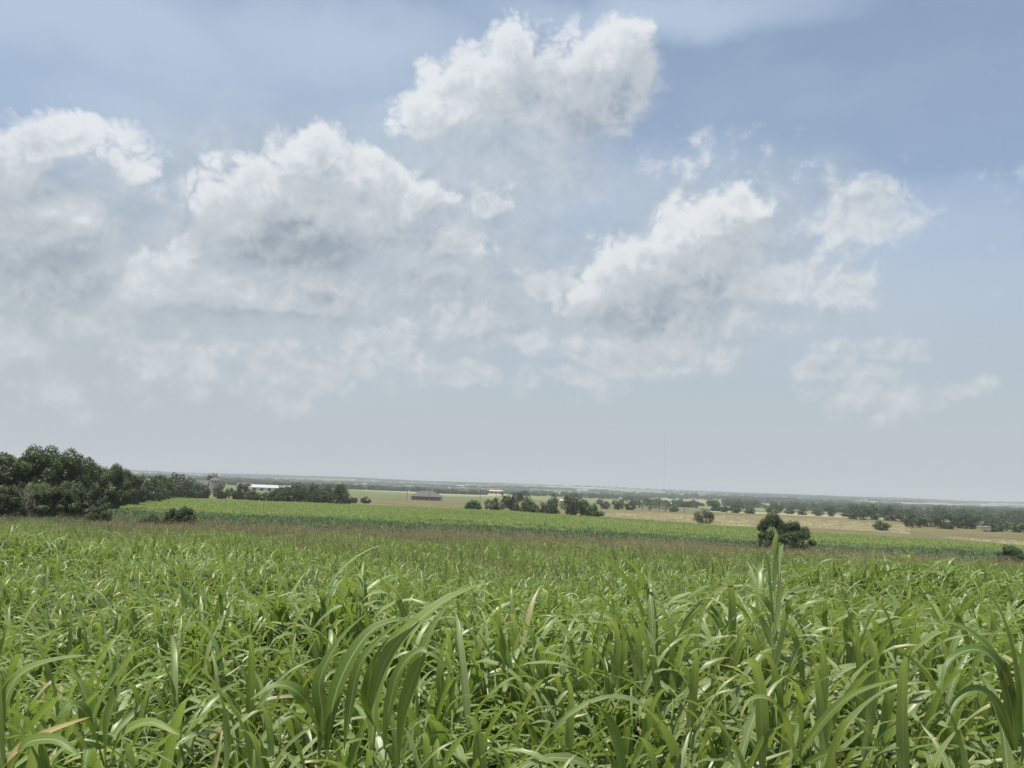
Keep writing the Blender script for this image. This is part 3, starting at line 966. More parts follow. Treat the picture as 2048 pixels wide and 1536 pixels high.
# stubble and pasture tufts
TP = [proto_tuft(950 + k, 9, .32, .035, .3, M['stubble'], 2, (20, 80)) for k in range(4)]
x, y = wedge(165, 500, .9, .74)
k1 = zone(x, y) == 4
x, y = x[k1], y[k1]; n = len(x)
rot = np.stack([rng.normal(0, .1, n), rng.normal(.1, .1, n), rng.uniform(0, 6.28, n)], 1)
s_ = rng.uniform(.6, 1.3, n)
scatter('stubble', TP, np.stack([x, y, ground(x, y)], 1), rot, np.stack([s_] * 3, 1), rng.integers(0, 4, n), 'pale golden stubble standing on the right-hand field', 'stubble')
print('stubble', n)


# ------------------------------------------------------------------ trees
def crown_mesh(seed, kind, leaves, size, mat):
    """unit-height crown built of leaf clumps"""
    g = np.random.default_rng(seed)
    cl = []
    if kind == 'oak':      # wide dome, skirt near the ground
        nc = 56
        while len(cl) < nc:
            p = g.uniform(-1, 1, 3)
            if np.linalg.norm(p) > 1: continue
            p = p / max(np.linalg.norm(p), .2) * g.uniform(.55, 1.0)
            cl.append((p[0] * .60, p[1] * .60, .50 + p[2] * .42, g.uniform(.09, .17)))
    elif kind == 'tall':   # taller, several heads
        heads = [(g.uniform(-.18, .18), g.uniform(-.18, .18), g.uniform(.62, .80), g.uniform(.17, .24)) for _ in range(4)] + \
                [(g.uniform(-.28, .28), g.uniform(-.28, .28), g.uniform(.28, .5), g.uniform(.18, .25)) for _ in range(4)] + \
                [(g.uniform(-.32, .32), g.uniform(-.32, .32), g.uniform(.1, .22), g.uniform(.13, .2)) for _ in range(6)]
        for hx, hy, hz, hr in heads:
            for _ in range(8):
                p = g.normal(0, 1, 3); p /= np.linalg.norm(p)
                cl.append((hx + p[0] * hr, hy + p[1] * hr, hz + p[2] * hr * .85, g.uniform(.06, .115)))
    elif kind == 'feather':
        for _ in range(60):
            z = g.uniform(.06, .86); rr_ = .46 * (1 - abs(z - .42) / .62) + .06
            a = g.uniform(0, 6.28); q = rr_ * math.sqrt(g.random())
            cl.append((math.cos(a) * q, math.sin(a) * q, z, g.uniform(.05, .11)))
    elif kind == 'shrub':  # to the ground
        for _ in range(36):
            p = g.normal(0, 1, 3); p /= np.linalg.norm(p); p *= g.uniform(.5, 1)
            cl.append((p[0] * .72, p[1] * .72, max(.10, .42 + p[2] * .46), g.uniform(.12, .2)))
    elif kind == 'dead':
        for _ in range(14):
            cl.append((g.uniform(-.25, .25), g.uniform(-.25, .25), g.uniform(.2, .8), g.uniform(.05, .09)))
    cl = np.array(cl)
    k = g.choice(len(cl), leaves, p=cl[:, 3] ** 2 / (cl[:, 3] ** 2).sum())
    d = g.normal(0, 1, (leaves, 3)); d /= np.linalg.norm(d, axis=1)[:, None]
    rr_ = cl[k, 3] * g.uniform(.45, 1.12, leaves) ** .7
    c = cl[k, :3] + d * rr_[:, None]
    if kind == 'feather':    # twigs sweep upward
        c[:, 2] += np.abs(g.normal(0, .05, leaves)) * (c[:, 2] > .5)
    c[:, 2] = np.clip(c[:, 2], .02, None)
    nrm = d * .7 + g.normal(0, .6, (leaves, 3)) + np.array([0, 0, .45])
    nrm /= np.linalg.norm(nrm, axis=1)[:, None]
    t = np.cross(nrm, g.normal(0, 1, (leaves, 3))); t /= np.linalg.norm(t, axis=1)[:, None]
    b2 = np.cross(nrm, t)
    s = (size * g.uniform(.55, 1.35, leaves))[:, None]
    bend = nrm * s * g.uniform(-.25, .25, leaves)[:, None]
    V = np.stack([c - t * s, c + b2 * s * .55 + bend, c + t * s, c - b2 * s * .55 + bend], 1).reshape(-1, 3)
    V[:, 2] = np.maximum(V[:, 2], .004)
    mx = V[:, 2].max(); V[:, 2] /= mx
    return mesh_from('crown', V, np.arange(leaves * 4).reshape(-1, 4), mat)


def trunk_mesh(seed, kind, mat):
    g = random.Random(seed)
    lines = []
    ntr = {'oak': 2, 'tall': 2, 'feather': 3, 'shrub': 4, 'dead': 2}[kind]
    for t in range(ntr):
        a = g.uniform(0, 6.28); sp = {'oak': .10, 'tall': .06, 'feather': .12, 'shrub': .18, 'dead': .12}[kind]
        r0 = {'oak': .038, 'tall': .03, 'feather': .02, 'shrub': .02, 'dead': .025}[kind]
        pts = []
        hgt = .72 if kind != 'shrub' else .55
        p = Vector((math.cos(a) * .03, math.sin(a) * .03, -.03))
        for i in range(6):
            pts.append((p.copy(), r0 * (1 - i / 6.5)))
            p = p + Vector((math.cos(a) * sp * .6 + g.uniform(-.03, .03), math.sin(a) * sp * .6 + g.uniform(-.03, .03), hgt / 5.5))
        lines.append(pts)
        for i in range(2, 6):
            for q in range(2):
                b = g.uniform(0, 6.28); l = g.uniform(.15, .32)
                s0, r1 = pts[i]
                e = s0 + Vector((math.cos(b) * l, math.sin(b) * l, g.uniform(.05, .2)))
                mid = s0.lerp(e, .5) + Vector((0, 0, g.uniform(0, .05)))
                lines.append([(s0, r1 * .6), (mid, r1 * .4), (e, r1 * .12)])
                if kind == 'dead':
                    for w in range(3):
                        c = g.uniform(0, 6.28)
                        lines.append([(mid, r1 * .3), (mid + Vector((math.cos(c) * .12, math.sin(c) * .12, g.uniform(.05, .2))), .002)])
    return mesh_from('trunk', *tubes(lines, 5), mat, True)


TREES = {}
for kind, mat, cnt in (('oak', 'oak', 3), ('tall', 'tree', 3), ('feather', 'tree', 3), ('shrub', 'tree', 3), ('dead', 'tree_lt', 2)):
    for k in range(cnt):
        lv = 500 if kind == 'dead' else 3200
        TREES[kind, 'mid', k] = (crown_mesh(1000 + k * 7 + len(kind), kind, lv, .034 if kind != 'shrub' else .05, M[mat]),
                                 trunk_mesh(1200 + k, kind, M['deadwood' if kind == 'dead' else 'bark']))
for kind, mat, cnt in (('tall', 'tree', 3), ('feather', 'tree', 3), ('shrub', 'tree_lt', 3), ('dead', 'tree_lt', 1)):
    for k in range(cnt):
        lv = 700 if kind == 'dead' else 34000
        TREES[kind, 'near', k] = (crown_mesh(1400 + k * 7 + len(kind), kind, lv, .0155 if kind != 'shrub' else .024, M[mat]),
                                  trunk_mesh(1600 + k, kind, M['deadwood' if kind == 'dead' else 'bark']))


def tree(px, py, Y, hp, wp, kind, lod, var, label, cat='tree', group=None, name=None):
    """px,py = foot of the tree in the photograph, hp/wp = its height and width there, Y = its distance"""
    p = spot(px, py, Y)
    H = hp * Y / 1553.0
    Wd = wp * Y / 1553.0
    base_w = {'oak': 1.35, 'tall': .9, 'feather': .95, 'shrub': 1.6, 'dead': .8}[kind]
    root = empty(name or {'oak': 'oak_tree', 'tall': 'hedgerow_tree', 'feather': 'mesquite_tree', 'shrub': 'shrub', 'dead': 'bare_tree'}[kind],
                 (p.x, p.y, p.z - (.09 * H if kind in ('oak', 'tall') and px not in (1408, 1145, 1828) else 0)), rnd.uniform(0, 6.28))
    sx = Wd / base_w
    root.scale = (sx, sx, H)
    cm, tm = TREES[kind, lod, var]
    obj('crown', cm, root); obj('trunk', tm, root)
    tag(root, label, cat, group)
    return root


HG = 'trees of the hedgerow on the left'
# left hedgerow (nearest)
tree(5, 1034, 98, 120, 150, 'tall', 'near', 2, 'hedgerow tree closing the gap behind the tallest one', group=HG)
tree(85, 1034, 102, 126, 140, 'tall', 'near', 0, 'hedgerow tree behind the bare grey branches', group=HG)
tree(140, 1034, 106, 92, 100, 'feather', 'near', 0, 'low broad hedgerow tree behind the narrower one', group=HG)
tree(-45, 1035, 80, 160, 160, 'tall', 'near', 0, 'tall dark hedgerow tree cut off by the left picture edge', group=HG)
tree(35, 1036, 84, 164, 140, 'tall', 'near', 1, 'tallest dark green hedgerow tree, nearest the left edge', group=HG)
tree(100, 1036, 88, 160, 124, 'tall', 'near', 2, 'tall rounded hedgerow tree forming the right shoulder of the tall group', group=HG)
tree(148, 1034, 95, 132, 90, 'tall', 'near', 0, 'narrower hedgerow tree just right of and below the tallest group', group=HG)
tree(180, 1030, 104, 108, 92, 'feather', 'near', 1, 'low dark hedgerow tree filling the dip between tall and feathery trees', group=HG)
tree(212, 1022, 116, 100, 96, 'feather', 'near', 0, 'feathery-topped mesquite tree in the hedgerow, twigs rising against the sky', group=HG)
tree(252, 1008, 145, 78, 78, 'feather', 'near', 2, 'smaller feathery hedgerow tree where the bright crop begins', group=HG)
tree(288, 1000, 185, 62, 66, 'tall', 'mid', 0, 'dark hedgerow tree left of the round-headed one', group=HG)
tree(318, 998, 210, 54, 60, 'feather', 'mid', 0, 'low tree in the hedgerow beneath the far horizon', group=HG)
tree(350, 996, 250, 58, 62, 'oak', 'mid', 0, 'round-headed dark tree left of the grain bin', group=HG)
tree(382, 996, 270, 46, 56, 'oak', 'mid', 1, 'low dark tree immediately left of the grain bin', group=HG)
for k, (px, py, Y, hp, wp, lab) in enumerate((
        (8, 1042, 76, 74, 100, 'brownish shrub at the foot of the hedgerow by the left edge'),
        (75, 1044, 78, 80, 110, 'grey-green shrub under the tallest hedgerow trees'),
        (132, 1044, 80, 84, 96, 'dense shrub at the foot of the hedgerow right of the bare branches'),
        (172, 1040, 90, 72, 80, 'shrub at the end of the tall hedgerow, beside the brown grass'),
        (192, 1050, 72, 44, 60, 'small loose shrub standing in the brown strip in front of the hedgerow'))):
    tree(px, py, Y, hp, wp, 'feather' if k < 4 else 'shrub', 'near', k % 3, lab, 'shrub')
tree(66, 1040, 76, 92, 60, 'dead', 'near', 0, 'bare grey-branched dead tree in front of the tall hedgerow')
tree(358, 1055, 70, 50, 72, 'shrub', 'near', 1, 'low green bush alone in the brown strip at the left', 'bush')
tree(302, 1054, 70, 34, 40, 'shrub', 'near', 2, 'tiny bush left of the low green bush in the strip', 'bush')
# around the grain bin
for k, (px, Y, hp, wp, kind, lab) in enumerate((
        (270, 168, 56, 60, 'oak', 'dark tree joining the feathery one to the lower hedgerow'), (304, 200, 44, 54, 'tall', 'dark tree in the low part of the hedgerow'),
        (334, 232, 40, 54, 'shrub', 'dense growth left beneath the round-headed tree'), (366, 262, 40, 56, 'tall', 'dense tree between the round-headed tree and the grain bin'),
        (396, 285, 34, 46, 'oak', 'dark tree screening the red shed'))):
    tree(px, 998, Y, hp, wp, kind, 'mid', k % 3, lab, 'tree', HG)
for k, (px, hp, wp, lab) in enumerate(((506, 22, 34, 'low shrub in front of the left half of the white barn'), (526, 16, 26, 'low shrub in front of the middle of the white barn'),
                                       (566, 40, 40, 'dark tree in front of the right end of the white barn'), (606, 40, 42, 'dark tree behind the front shrubs of the barn grove'),
                                       (630, 42, 44, 'second dark tree behind the front shrubs of the barn grove'), (655, 44, 44, 'dark tree hiding most of the white barn roof in the grove'),
                                       (672, 42, 34, 'dark tree leaning on the tallest tree of the barn grove'))):
    tree(px, 1001, 268, hp, wp, 'oak' if hp > 30 else 'shrub', 'mid', k % 3, lab, 'tree' if hp > 30 else 'shrub')
tree(424, 988, 480, 42, 34, 'oak', 'mid', 2, 'dark tree rising behind the grain bin')
for k, (px, hp, wp, lab) in enumerate(((408, 22, 30, 'shrub left of the foot of the grain bin'), (441, 32, 36, 'shrub covering the foot of the grain bin'),
                                       (468, 24, 26, 'shrub right of the grain bin'), (484, 34, 30, 'taller dark shrub between grain bin and white barn'))):
    tree(px, 996, 285, hp, wp, 'shrub', 'mid', k % 3, lab, 'shrub')
# grove in front of the white barn
GV_ = 'trees of the grove right of the white barn'
for k, (px, hp, wp, kind, lab) in enumerate((
        (548, 26, 44, 'shrub', 'low shrub at the left end of the grove by the white barn'),
        (576, 32, 44, 'shrub', 'dense dark shrub in front of the white barn end'),
        (592, 44, 40, 'oak', 'round tree beside the right end of the white barn'),
        (620, 46, 44, 'oak', 'dark round tree in the middle of the barn grove'),
        (642, 34, 40, 'shrub', 'low dark shrub in the middle of the barn grove'),
        (664, 28, 40, 'shrub', 'low shrub left of the tallest tree of the barn grove'),
        (684, 50, 34, 'tall', 'tallest tree at the right end of the barn grove'),
        (694, 24, 26, 'shrub', 'small shrub ending the barn grove on the right'))):
    tree(px, 1002, 252 + (k % 3) * 6, hp, wp, kind, 'mid', k % 3, lab, 'shrub' if kind == 'shrub' else 'tree', GV_)
tree(709, 998, 300, 12, 16, 'shrub', 'mid', 0, 'small round bush left of two on the brown field near the house', 'bush')
tree(731, 998, 305, 14, 24, 'shrub', 'mid', 1, 'small round bush right of two on the brown field near the house', 'bush')
# the central grove
CG = 'trees of the central grove at the edge of the green slope'
for k, (px, py, hp, wp, kind, lab) in enumerate((
        (948, 1015, 22, 40, 'shrub', 'low dark oak bush at the left end of the central grove'),
        (988, 1018, 28, 44, 'shrub', 'second dark oak bush from the left in the central grove'),
        (1005, 1019, 42, 18, 'dead', 'thin half-bare tree at the left of the large central tree'),
        (1034, 1020, 48, 60, 'oak', 'largest rounded oak of the central grove'),
        (1058, 1021, 34, 34, 'tall', 'tree on the right flank of the largest central oak'),
        (1078, 1022, 18, 26, 'shrub', 'low scrub in the gap of the central grove'),
        (1098, 1024, 36, 40, 'oak', 'dark oak right of the gap in the central grove'),
        (1109, 1023, 48, 18, 'tall', 'slender tall tree in the central grove'),
        (1145, 1026, 46, 56, 'oak', 'wide oak with pale trunks showing in the central grove'),
        (1172, 1026, 38, 44, 'oak', 'oak just left of the dark bush ending the central grove'),
        (1188, 1031, 25, 40, 'shrub', 'dark round bush at the right end of the central grove'))):
    tree(px, py + 2, 236 + (k % 2) * 5, hp, wp, kind, 'mid', k % (2 if kind == 'dead' else 3), lab, 'bush' if kind == 'shrub' else 'tree', CG)
# hedges beyond the stubble
for k, (px, hp, wp, lab) in enumerate(((1210, 18, 26, 'first tree of the hedge right of the central grove'), (1236, 20, 28, 'second tree of the hedge right of the central grove'),
                                       (1260, 18, 26, 'third tree of the hedge, beside the grey bare trees'))):
    tree(px, 1016, 425, hp, wp, 'oak', 'mid', k, lab)
for k, px in enumerate((1282, 1298, 1315, 1332)):
    tree(px, 1017, 430, 21, 22, 'dead', 'mid', k % 2, 'grey half-bare tree in the row beyond the stubble field', group='grey bare trees beyond the stubble')
tree(1347, 1018, 430, 12, 22, 'shrub', 'mid', 0, 'dark bush at the right end of the grey bare trees', 'bush')
tree(1408, 1048, 236, 33, 46, 'oak', 'mid', 1, 'lone round oak between green slope and stubble, pale trunk showing')
for k, (px, hp, wp, lab) in enumerate(((1428, 24, 24, 'first tree of the hedge right of the lone oak'), (1448, 19, 28, 'second tree of the hedge right of the lone oak'),
                                       (1472, 18, 30, 'third tree of the hedge right of the lone oak'), (1496, 20, 24, 'fourth tree of the hedge right of the lone oak'),
                                       (1548, 24, 40, 'tree of the far hedge behind the foreground dark bush'), (1580, 18, 26, 'hedge tree just right above the foreground dark bush'),
                                       (1604, 18, 24, 'second hedge tree right above the foreground dark bush'), (1636, 18, 26, 'hedge tree left of the gap with a pale track'),
                                       (1662, 22, 24, 'hedge tree at the gap with a pale track'), (1690, 20, 34, 'hedge tree right of the gap with a pale track'))):
    tree(px, 1026 + k, 470 + 60 * rnd.random(), hp * rnd.uniform(.75, 1.2), wp * rnd.uniform(.8, 1.3), 'oak' if k % 3 else 'tall', 'mid', k % 3, lab, group='trees of the hedge along the far side of the stubble')
for k, (px, hp, wp, lab) in enumerate(((1716, 34, 44, 'dark tree at the left end of the wood beyond the stubble'), (1748, 36, 44, 'dark tree behind the round bush'),
                                       (1782, 34, 44, 'dark tree right above the round bush'), (1812, 30, 40, 'dark tree at the right of the wood beyond the stubble'))):
    tree(px, 1040 + k * 3, 415 + 60 * rnd.random(), hp, wp * rnd.uniform(.9, 1.3), 'oak', 'mid', k % 3, lab, group='trees of the wood beyond the stubble')
tree(1764, 1066, 262, 21, 34, 'shrub', 'mid', 2, 'round dark bush alone on the olive field at the right', 'bush')
RO = 'oaks of the right-hand grove'
for k, (px, hp, wp, lab) in enumerate(((1828, 36, 46, 'leftmost oak of the right-hand grove, trunks showing beneath'), (1858, 32, 40, 'second oak from the left in the right-hand grove'),
                                       (1892, 40, 52, 'third and broad oak of the right-hand grove'), (1928, 38, 44, 'fourth oak of the right-hand grove, left of the pale trailer'),
                                       (1962, 34, 44, 'oak standing behind the pale trailer'), (1998, 36, 44, 'oak right of the pale trailer'), (2036, 36, 48, 'oak at the right picture edge'),
                                       (2085, 40, 60, 'oak cut off by the right picture edge'))):
    tree(px, 1064, 315 + 30 * rnd.random(), hp * rnd.uniform(.75, 1.15), wp * rnd.uniform(.85, 1.2), 'oak', 'mid', k % 3, lab, group=RO)
tree(1985, 1064, 312, 18, 26, 'shrub', 'mid', 1, 'low dark bush just right of the pale trailer', 'bush')
# two-lobed dark bush in front, and a small one on the right
tree(1548, 1094, 76, 88, 72, 'feather', 'near', 1, 'taller left half of the dark bush behind the lone tall sorghum plant', 'bush')
tree(1586, 1096, 77, 72, 72, 'feather', 'near', 2, 'lower right half of the dark bush behind the lone tall sorghum plant', 'bush')
tree(1562, 1096, 75, 52, 90, 'shrub', 'near', 0, 'dark undergrowth at the foot of the two-lobed bush', 'bush')
tree(2024, 1121, 72, 50, 56, 'feather', 'near', 0, 'small loose bush in the brown strip at the right edge', 'bush')

# far woods: rows of trees out to the horizon (stuff)
FT = [TREES['oak', 'mid', k][0] for k in range(3)] + [TREES['tall', 'mid', k][0] for k in range(2)]
wx, wy, wh = [], [], []


def row(px0, px1, Y0, Y1, n, h, depth=30):
    for k in range(n):
        t = rng.random()
        Y = Y0 + (Y1 - Y0) * t + rng.normal(0, depth)
        s = ((px0 + (px1 - px0) * t) - 1024) / 1553.0
        wx.append(s * Y); wy.append(Y); wh.append(h * rng.uniform(.6, 1.25))


for a in ((690, 860, 1150, 1150, 60, 9, 12), (560, 700, 900, 1000, 40, 9, 15), (860, 980, 1000, 1100, 30, 8, 12), (1030, 1300, 1300, 1250, 50, 9, 30),
          (1300, 1440, 900, 900, 40, 8, 15), (1200, 1420, 700, 720, 22, 7, 8), (1440, 1800, 1000, 900, 60, 11, 40), (1640, 2100, 840, 740, 80, 11, 45),
          (1700, 2100, 1250, 1150, 80, 11, 60), (1450, 1800, 1600, 1500, 60, 11, 50), (1880, 2100, 640, 600, 24, 11, 25),
          (250, 560, 1200, 1200, 60, 9, 40), (400, 700, 1700, 1600, 70, 10, 60), (700, 1300, 1900, 2000, 110, 9, 50), (1200, 2100, 2000, 1900, 190, 10, 80)):
    row(*a)
for k in range(120):        # hedgerows between the far fields
    Y = 1500 * (4 ** rng.random() ** .7); p0 = rng.uniform(-200, 2200); ln = rng.uniform(60, 420)
    row(p0, p0 + ln, Y, Y * rng.uniform(.93, 1.07), int(ln * .22 * (1 + Y / 6000)), rng.uniform(7, 11) * (1 + Y / 16000), Y * .006)
for p0 in range(-300, 2400, 60):   # the skyline
    row(p0, p0 + 60, 5900, 5900, 20, 13, 130)
x, y, h = np.array(wx), np.array(wy), np.array(wh)
n = len(x)
sxy = h * rng.uniform(.9, 1.5, n) * np.where(y > 4000, 1.8, 1.0)
rot = np.stack([np.zeros(n), np.zeros(n), rng.uniform(0, 6.28, n)], 1)
scatter('far_woods', FT, np.stack([x, y, ground(x, y) - .22 * h], 1), rot, np.stack([sxy, sxy, h], 1), rng.integers(0, 5, n),
        'bluish far-off woods and hedgerows reaching to the horizon', 'woods')
print('far woods', n)

# ------------------------------------------------------------------ buildings
M['white_metal'] = simple_mat('white_roof_metal', (.40, .42, .43), .35, .5, .04)
M['galv'] = simple_mat('galvanised_steel', (.22, .245, .26), .4, .5, .15, .8, .3)
M['rust'] = simple_mat('rusty_roof', (.13, .095, .085), .8, .2, .3)
M['red'] = simple_mat('dark_red_board', (.10, .05, .045), .8, .2, .2)
M['shingle'] = simple_mat('grey_shingle', (.10, .098, .09), .9, .2, .15, 3)
M['brickw'] = simple_mat('pale_brick', (.36, .31, .27), .9, .2, .12, 3)
M['glass'] = simple_mat('dark_window_glass', (.03, .035, .04), .15, .6, .1)
M['cream'] = simple_mat('cream_wall', (.33, .29, .22), .8, .3, .06)
M['whitew'] = simple_mat('white_wall', (.5, .5, .49), .7, .3, .05)
M['pole'] = simple_mat('weathered_pole', (.13, .11, .09), .9, .1, .2)
M['steel'] = simple_mat('mast_steel', (.30, .26, .25), .6, .4, .1)
M['sand'] = simple_mat('pale_gravel', (.5, .44, .33), .95, .1, .1)


def gable(w, d, hw, hr, over=.4, th=.15):
    """roof with two slopes, ridge along x"""
    x, y = w / 2 + over, d / 2 + over
    e = hw - over * (hr - hw) / (d / 2)
    V = [(-x, -y, e), (x, -y, e), (x, 0, hr), (-x, 0, hr), (x, y, e), (-x, y, e)]
    V += [(a, b, c + th) for a, b, c in V]
    Fc = [(0, 3, 2, 1), (3, 5, 4, 2), (6, 7, 8, 9), (9, 8, 10, 11), (0, 1, 7, 6), (4, 5, 11, 10), (0, 6, 9, 3), (3, 9, 11, 5), (1, 2, 8, 7), (2, 4, 10, 8)]
    return V, Fc


def wall_gable(w, d, hw, hr):
    x, y = w / 2, d / 2
    V = [(-x, -y, -.6), (x, -y, -.6), (x, y, -.6), (-x, y, -.6), (-x, -y, hw), (x, -y, hw), (x, y, hw), (-x, y, hw), (-x, 0, hr), (x, 0, hr)]
    Fc = [(0, 1, 5, 4), (2, 3, 7, 6), (1, 2, 6, 9, 5), (3, 0, 4, 8, 7)]
    return V, Fc


def barn(px, py, Y, wpx, hw, hr, d, wmat, rmat, label, rz=0.0, name='farm_building', doors=2, group=None, lift=0.0):
    p = spot(px, py, Y)
    w = wpx * Y / 1553.0
    root = empty(name, (p.x, p.y, p.z + lift), rz)
    tag(root, label, 'building', group)
    obj('wall', mesh_from('wall', *wall_gable(w, d, hw, hr), M[wmat]), root)
    obj('roof', mesh_from('roof', *gable(w, d, hw, hr), M[rmat]), root)
    for k in range(doors):
        xx = -w / 2 + w * (k + .5) / doors
        obj('door', mesh_from('door', *boxes([(xx, -d / 2 - .03, hw * .38, min(w / doors * .4, 4), .08, hw * .76)]), M['glass']), root)
    return root


barn(543, 985, 640, 74, 2.8, 4.8, 14, 'whitew', 'white_metal', 'long low white-roofed barn left of the grove', .04, 'long_barn', 5)
barn(484, 985, 610, 18, 3.4, 6.0, 9, 'cream', 'shingle', 'small cream shed at the left end of the long white barn', .1, 'shed', 1)
barn(655, 990, 560, 30, 2.4, 4.3, 12, 'whitew', 'white_metal', 'white barn roof showing between trees of the barn grove', 0, 'barn', 3)
barn(404, 985, 455, 20, 4.2, 6.8, 9, 'red', 'shingle', 'dark red shed beside the grain bin', .25, 'shed', 1)
barn(992, 985, 980, 26, 2.6, 3.6, 9, 'cream', 'sand', 'cream-coloured farm building left above the central grove', 0, 'farm_building', 3, lift=4)
barn(1123, 1000, 620, 5, 2.2, 3.0, 3, 'whitew', 'white_metal', 'tiny white building in the gap of the central grove', 0, 'shed', 1, lift=0)

# grain bin
p = spot(429, 990, 440)
root = empty('grain_bin', p)
tag(root, 'corrugated metal grain bin with rusty conical roof among the trees', 'grain bin')
rr_, hb = 3.4, 7.0
V, Fc = [], []
for i in range(25):
    z = -.5 + (hb + .5) * i / 24; r_ = rr_ + (.06 if i % 2 else 0)
    V += [(r_ * math.cos(2 * math.pi * k / 28), r_ * math.sin(2 * math.pi * k / 28), z) for k in range(28)]
for i in range(24):
    Fc += [(i * 28 + k, i * 28 + (k + 1) % 28, (i + 1) * 28 + (k + 1) % 28, (i + 1) * 28 + k) for k in range(28)]
obj('wall', mesh_from('wall', V, Fc, M['galv']), root)
V = [((rr_ + .25) * math.cos(2 * math.pi * k / 28), (rr_ + .25) * math.sin(2 * math.pi * k / 28), hb - .05) for k in range(28)]
V += [(.6 * math.cos(2 * math.pi * k / 28), .6 * math.sin(2 * math.pi * k / 28), hb + 2.1) for k in range(28)]
rf = obj('roof', mesh_from('roof', V, [(k, (k + 1) % 28, 28 + (k + 1) % 28, 28 + k) for k in range(28)] + [tuple(range(28, 56))], M['rust']), root)
obj('vent_cap', mesh_from('vent_cap', *tubes([[((0, 0, hb + 2.0), .55), ((0, 0, hb + 2.5), .55), ((0, 0, hb + 2.7), .75), ((0, 0, hb + 3.1), .1)]], 12), M['rust']), rf)
obj('door', mesh_from('door', *boxes([(0, -rr_ - .1, 1.1, 1.0, .1, 1.9)]), M['galv']), root)

# hip-roofed house
p = spot(853, 1000, 474)
root = empty('house', (p.x, p.y, p.z), .0)
tag(root, 'single-storey house with big grey hip roof and pale porch posts', 'house')
w, d, hw, hr = 19.0, 12.0, 2.3, 5.6
obj('wall', mesh_from('wall', *boxes([(0, .6, hw / 2 - .3, w - 1.4, d - 2.6, hw + .6)]), M['brickw']), root)
x_, y_ = w / 2 + .4, d / 2 + .4
V = [(-x_, -y_, hw), (x_, -y_, hw), (x_, y_, hw), (-x_, y_, hw), (-w / 2 + 5.6, 0, hr), (w / 2 - 5.6, 0, hr)]
rf = obj('roof', mesh_from('roof', V, [(0, 1, 5, 4), (1, 2, 5), (2, 3, 4, 5), (3, 0, 4), (3, 2, 1, 0)], M['shingle']), root)
obj('chimney', mesh_from('chimney', *boxes([(3.4, 1.2, hr - .2, .9, .9, 1.6)]), M['brickw']), rf)
for k in range(7):
    obj('porch_post', mesh_from('porch_post', *boxes([(-w / 2 + .4 + k * (w - .8) / 6, -d / 2 + .1, hw / 2 - .2, .22, .22, hw + .4)]), M['whitew']), root)
for k in (-6.3, -3.2, 3.0, 6.2):
    wn = obj('window', mesh_from('window', *boxes([(k, -d / 2 + 1.85, 1.25, 1.5, .1, 1.2)]), M['glass']), root)
    obj('frame', mesh_from('frame', *boxes([(k - .8, -d / 2 + 1.84, 1.25, .12, .14, 1.44), (k + .8, -d / 2 + 1.84, 1.25, .12, .14, 1.44), (k, -d / 2 + 1.84, 1.91, 1.5, .14, .12), (k, -d / 2 + 1.84, .59, 1.5, .14, .12)]), M['whitew']), wn)
obj('door', mesh_from('door', *boxes([(0, -d / 2 + 1.85, 1.0, 1.1, .1, 2.1)]), M['red']), root)

# trailer among the right-hand oaks
p = spot(1968, 1066, 309)
root = empty('trailer', (p.x, p.y, p.z), .1)
tag(root, 'small pale box trailer parked between oaks of the right-hand grove', 'trailer')
obj('body', mesh_from('body', *boxes([(0, 0, 1.25, 4.6, 2.0, 1.4)]), M['cream']), root)
obj('roof', mesh_from('roof', *boxes([(0, 0, 2.0, 4.8, 2.15, .1)]), M['whitew']), root)
for s in (-.5, .5):
    obj('wheel', mesh_from('wheel', *tubes([[((s, -1.05, .36), .36), ((s, -.85, .36), .36)]], 14), M['glass']), root)
obj('drawbar', mesh_from('drawbar', *boxes([(2.9, 0, .5, 1.4, .12, .12)]), M['pole']), root)

# far farmsteads
for (px, py, Y, wpx, lab, wm, rm) in (
        (455, 952, 2600, 16, 'pale far-off house left above the long white barn', 'cream', 'sand'),
        (478, 955, 2300, 12, 'white far-off house above the cream shed', 'whitew', 'white_metal'),
        (505, 956, 2500, 16, 'far-off house with pale roof above the long white barn', 'whitew', 'sand'),
        (560, 958, 2700, 20, 'long pale far-off building above the end of the white barn', 'cream', 'white_metal'),
        (925, 966, 2900, 24, 'long pale far-off barn on the skyline left of the middle', 'whitew', 'white_metal'),
        (1062, 972, 2200, 10, 'tiny white far-off barn above the largest central oak', 'whitew', 'white_metal'),
        (1122, 978, 1700, 8, 'tiny white far-off house above the slender central tree', 'whitew', 'white_metal'),
        (1165, 975, 3000, 22, 'long white far-off shed on the skyline above the central grove end', 'whitew', 'white_metal'),
        (1339, 998, 760, 6, 'small white hut above the grey bare trees', 'whitew', 'white_metal'),
        (1980, 1008, 3200, 40, 'long pale far-off roof on the skyline at the right', 'whitew', 'white_metal')):
    wm_ = wpx * Y / 1553
    barn(px, py, Y, wpx, min(4, wm_ * .45), min(6, wm_ * .75), min(10, wm_ * .8), wm, rm, lab, rnd.uniform(-.2, .2), 'far_house', 1, lift=1)

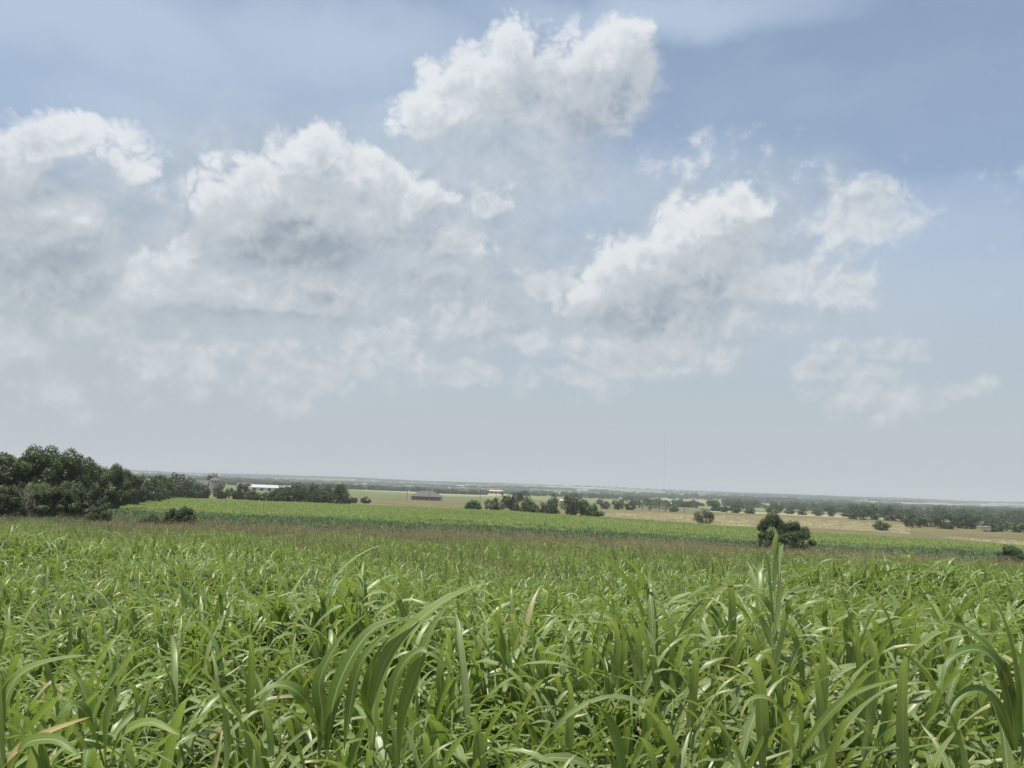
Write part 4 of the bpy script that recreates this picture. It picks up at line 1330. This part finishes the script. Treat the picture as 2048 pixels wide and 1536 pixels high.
# utility poles
for (px, py, Y, hp, lab) in ((814, 999, 470, 26, 'thin utility pole left of the hip-roofed house'), (858, 1000, 440, 26, 'thin utility pole in front of the hip-roofed house'),
                             (960, 1002, 450, 28, 'thin utility pole left of the central grove'), (1369, 1016, 420, 22, 'thin utility pole right of the grey bare trees')):
    p = spot(px, py, Y); H = hp * Y / 1553
    root = empty('utility_pole', p); tag(root, lab, 'utility pole', 'utility poles')
    obj('pole', mesh_from('pole', *tubes([[((0, 0, -.5), .17), ((0, 0, H), .11)]], 8), M['pole']), root)
    ca = obj('crossarm', mesh_from('crossarm', *boxes([(0, -.16, H - .5, 2.2, .12, .14)]), M['pole']), root)
    for s in (-.95, 0, .95):
        obj('insulator', mesh_from('insulator', *tubes([[((s, -.16, H - .43), .05), ((s, -.16, H - .2), .07), ((s, -.16, H - .15), .02)]], 6), M['whitew']), ca)

# guyed radio mast
p = spot(1328, 978, 1500)
H = (978 - 852) * 1500 / 1553 + 14
root = empty('radio_mast', p); tag(root, 'thin guyed radio mast rising far above the horizon', 'mast')
for k in range(3):
    a = 2 * math.pi * k / 3
    obj('leg', mesh_from('leg', *tubes([[((.35 * math.cos(a), .35 * math.sin(a), -1), .035), ((.35 * math.cos(a), .35 * math.sin(a), H), .035)]], 5), M['steel']), root)
    for q in (.45, .95):
        obj('guy_wire', mesh_from('guy_wire', *tubes([[((.35 * math.cos(a), .35 * math.sin(a), H * q), .012), ((60 * math.cos(a), 60 * math.sin(a), gz(p.x + 60 * math.cos(a), p.y + 60 * math.sin(a)) - p.z), .012)]], 3), M['steel']), root)
ln = []
for i in range(int(H / 1.6)):
    for k in range(3):
        a, b = 2 * math.pi * k / 3, 2 * math.pi * (k + 1) / 3
        ln.append([((.35 * math.cos(a), .35 * math.sin(a), i * 1.6), .02), ((.35 * math.cos(b), .35 * math.sin(b), (i + 1) * 1.6), .02)])
obj('lattice', mesh_from('lattice', *tubes(ln, 3), M['steel']), root)

# ------------------------------------------------------------------ haze
HAZE = 2.0e-4
top_z, bot_z = p.z + H + 8, float(GZ.min()) - 1
V, Fc = boxes([(0, 0, (top_z + bot_z) / 2, 27000, 27000, top_z - bot_z)])
hm, hb_, ho = new_mat('haze')
pv = hm.node_tree.nodes.new('ShaderNodeVolumePrincipled')
pv.inputs['Color'].default_value = (.75, .80, .825, 1)
pv.inputs['Density'].default_value = HAZE
pv.inputs['Anisotropy'].default_value = 0.0
hm.node_tree.links.new(pv.outputs[0], ho.inputs['Volume'])
hz = obj('haze', mesh_from('haze', V, Fc, hm))
tag(hz, 'pale summer haze over the whole farmland', 'haze', kind='stuff')
print('haze top', top_z, 'bottom', bot_z)
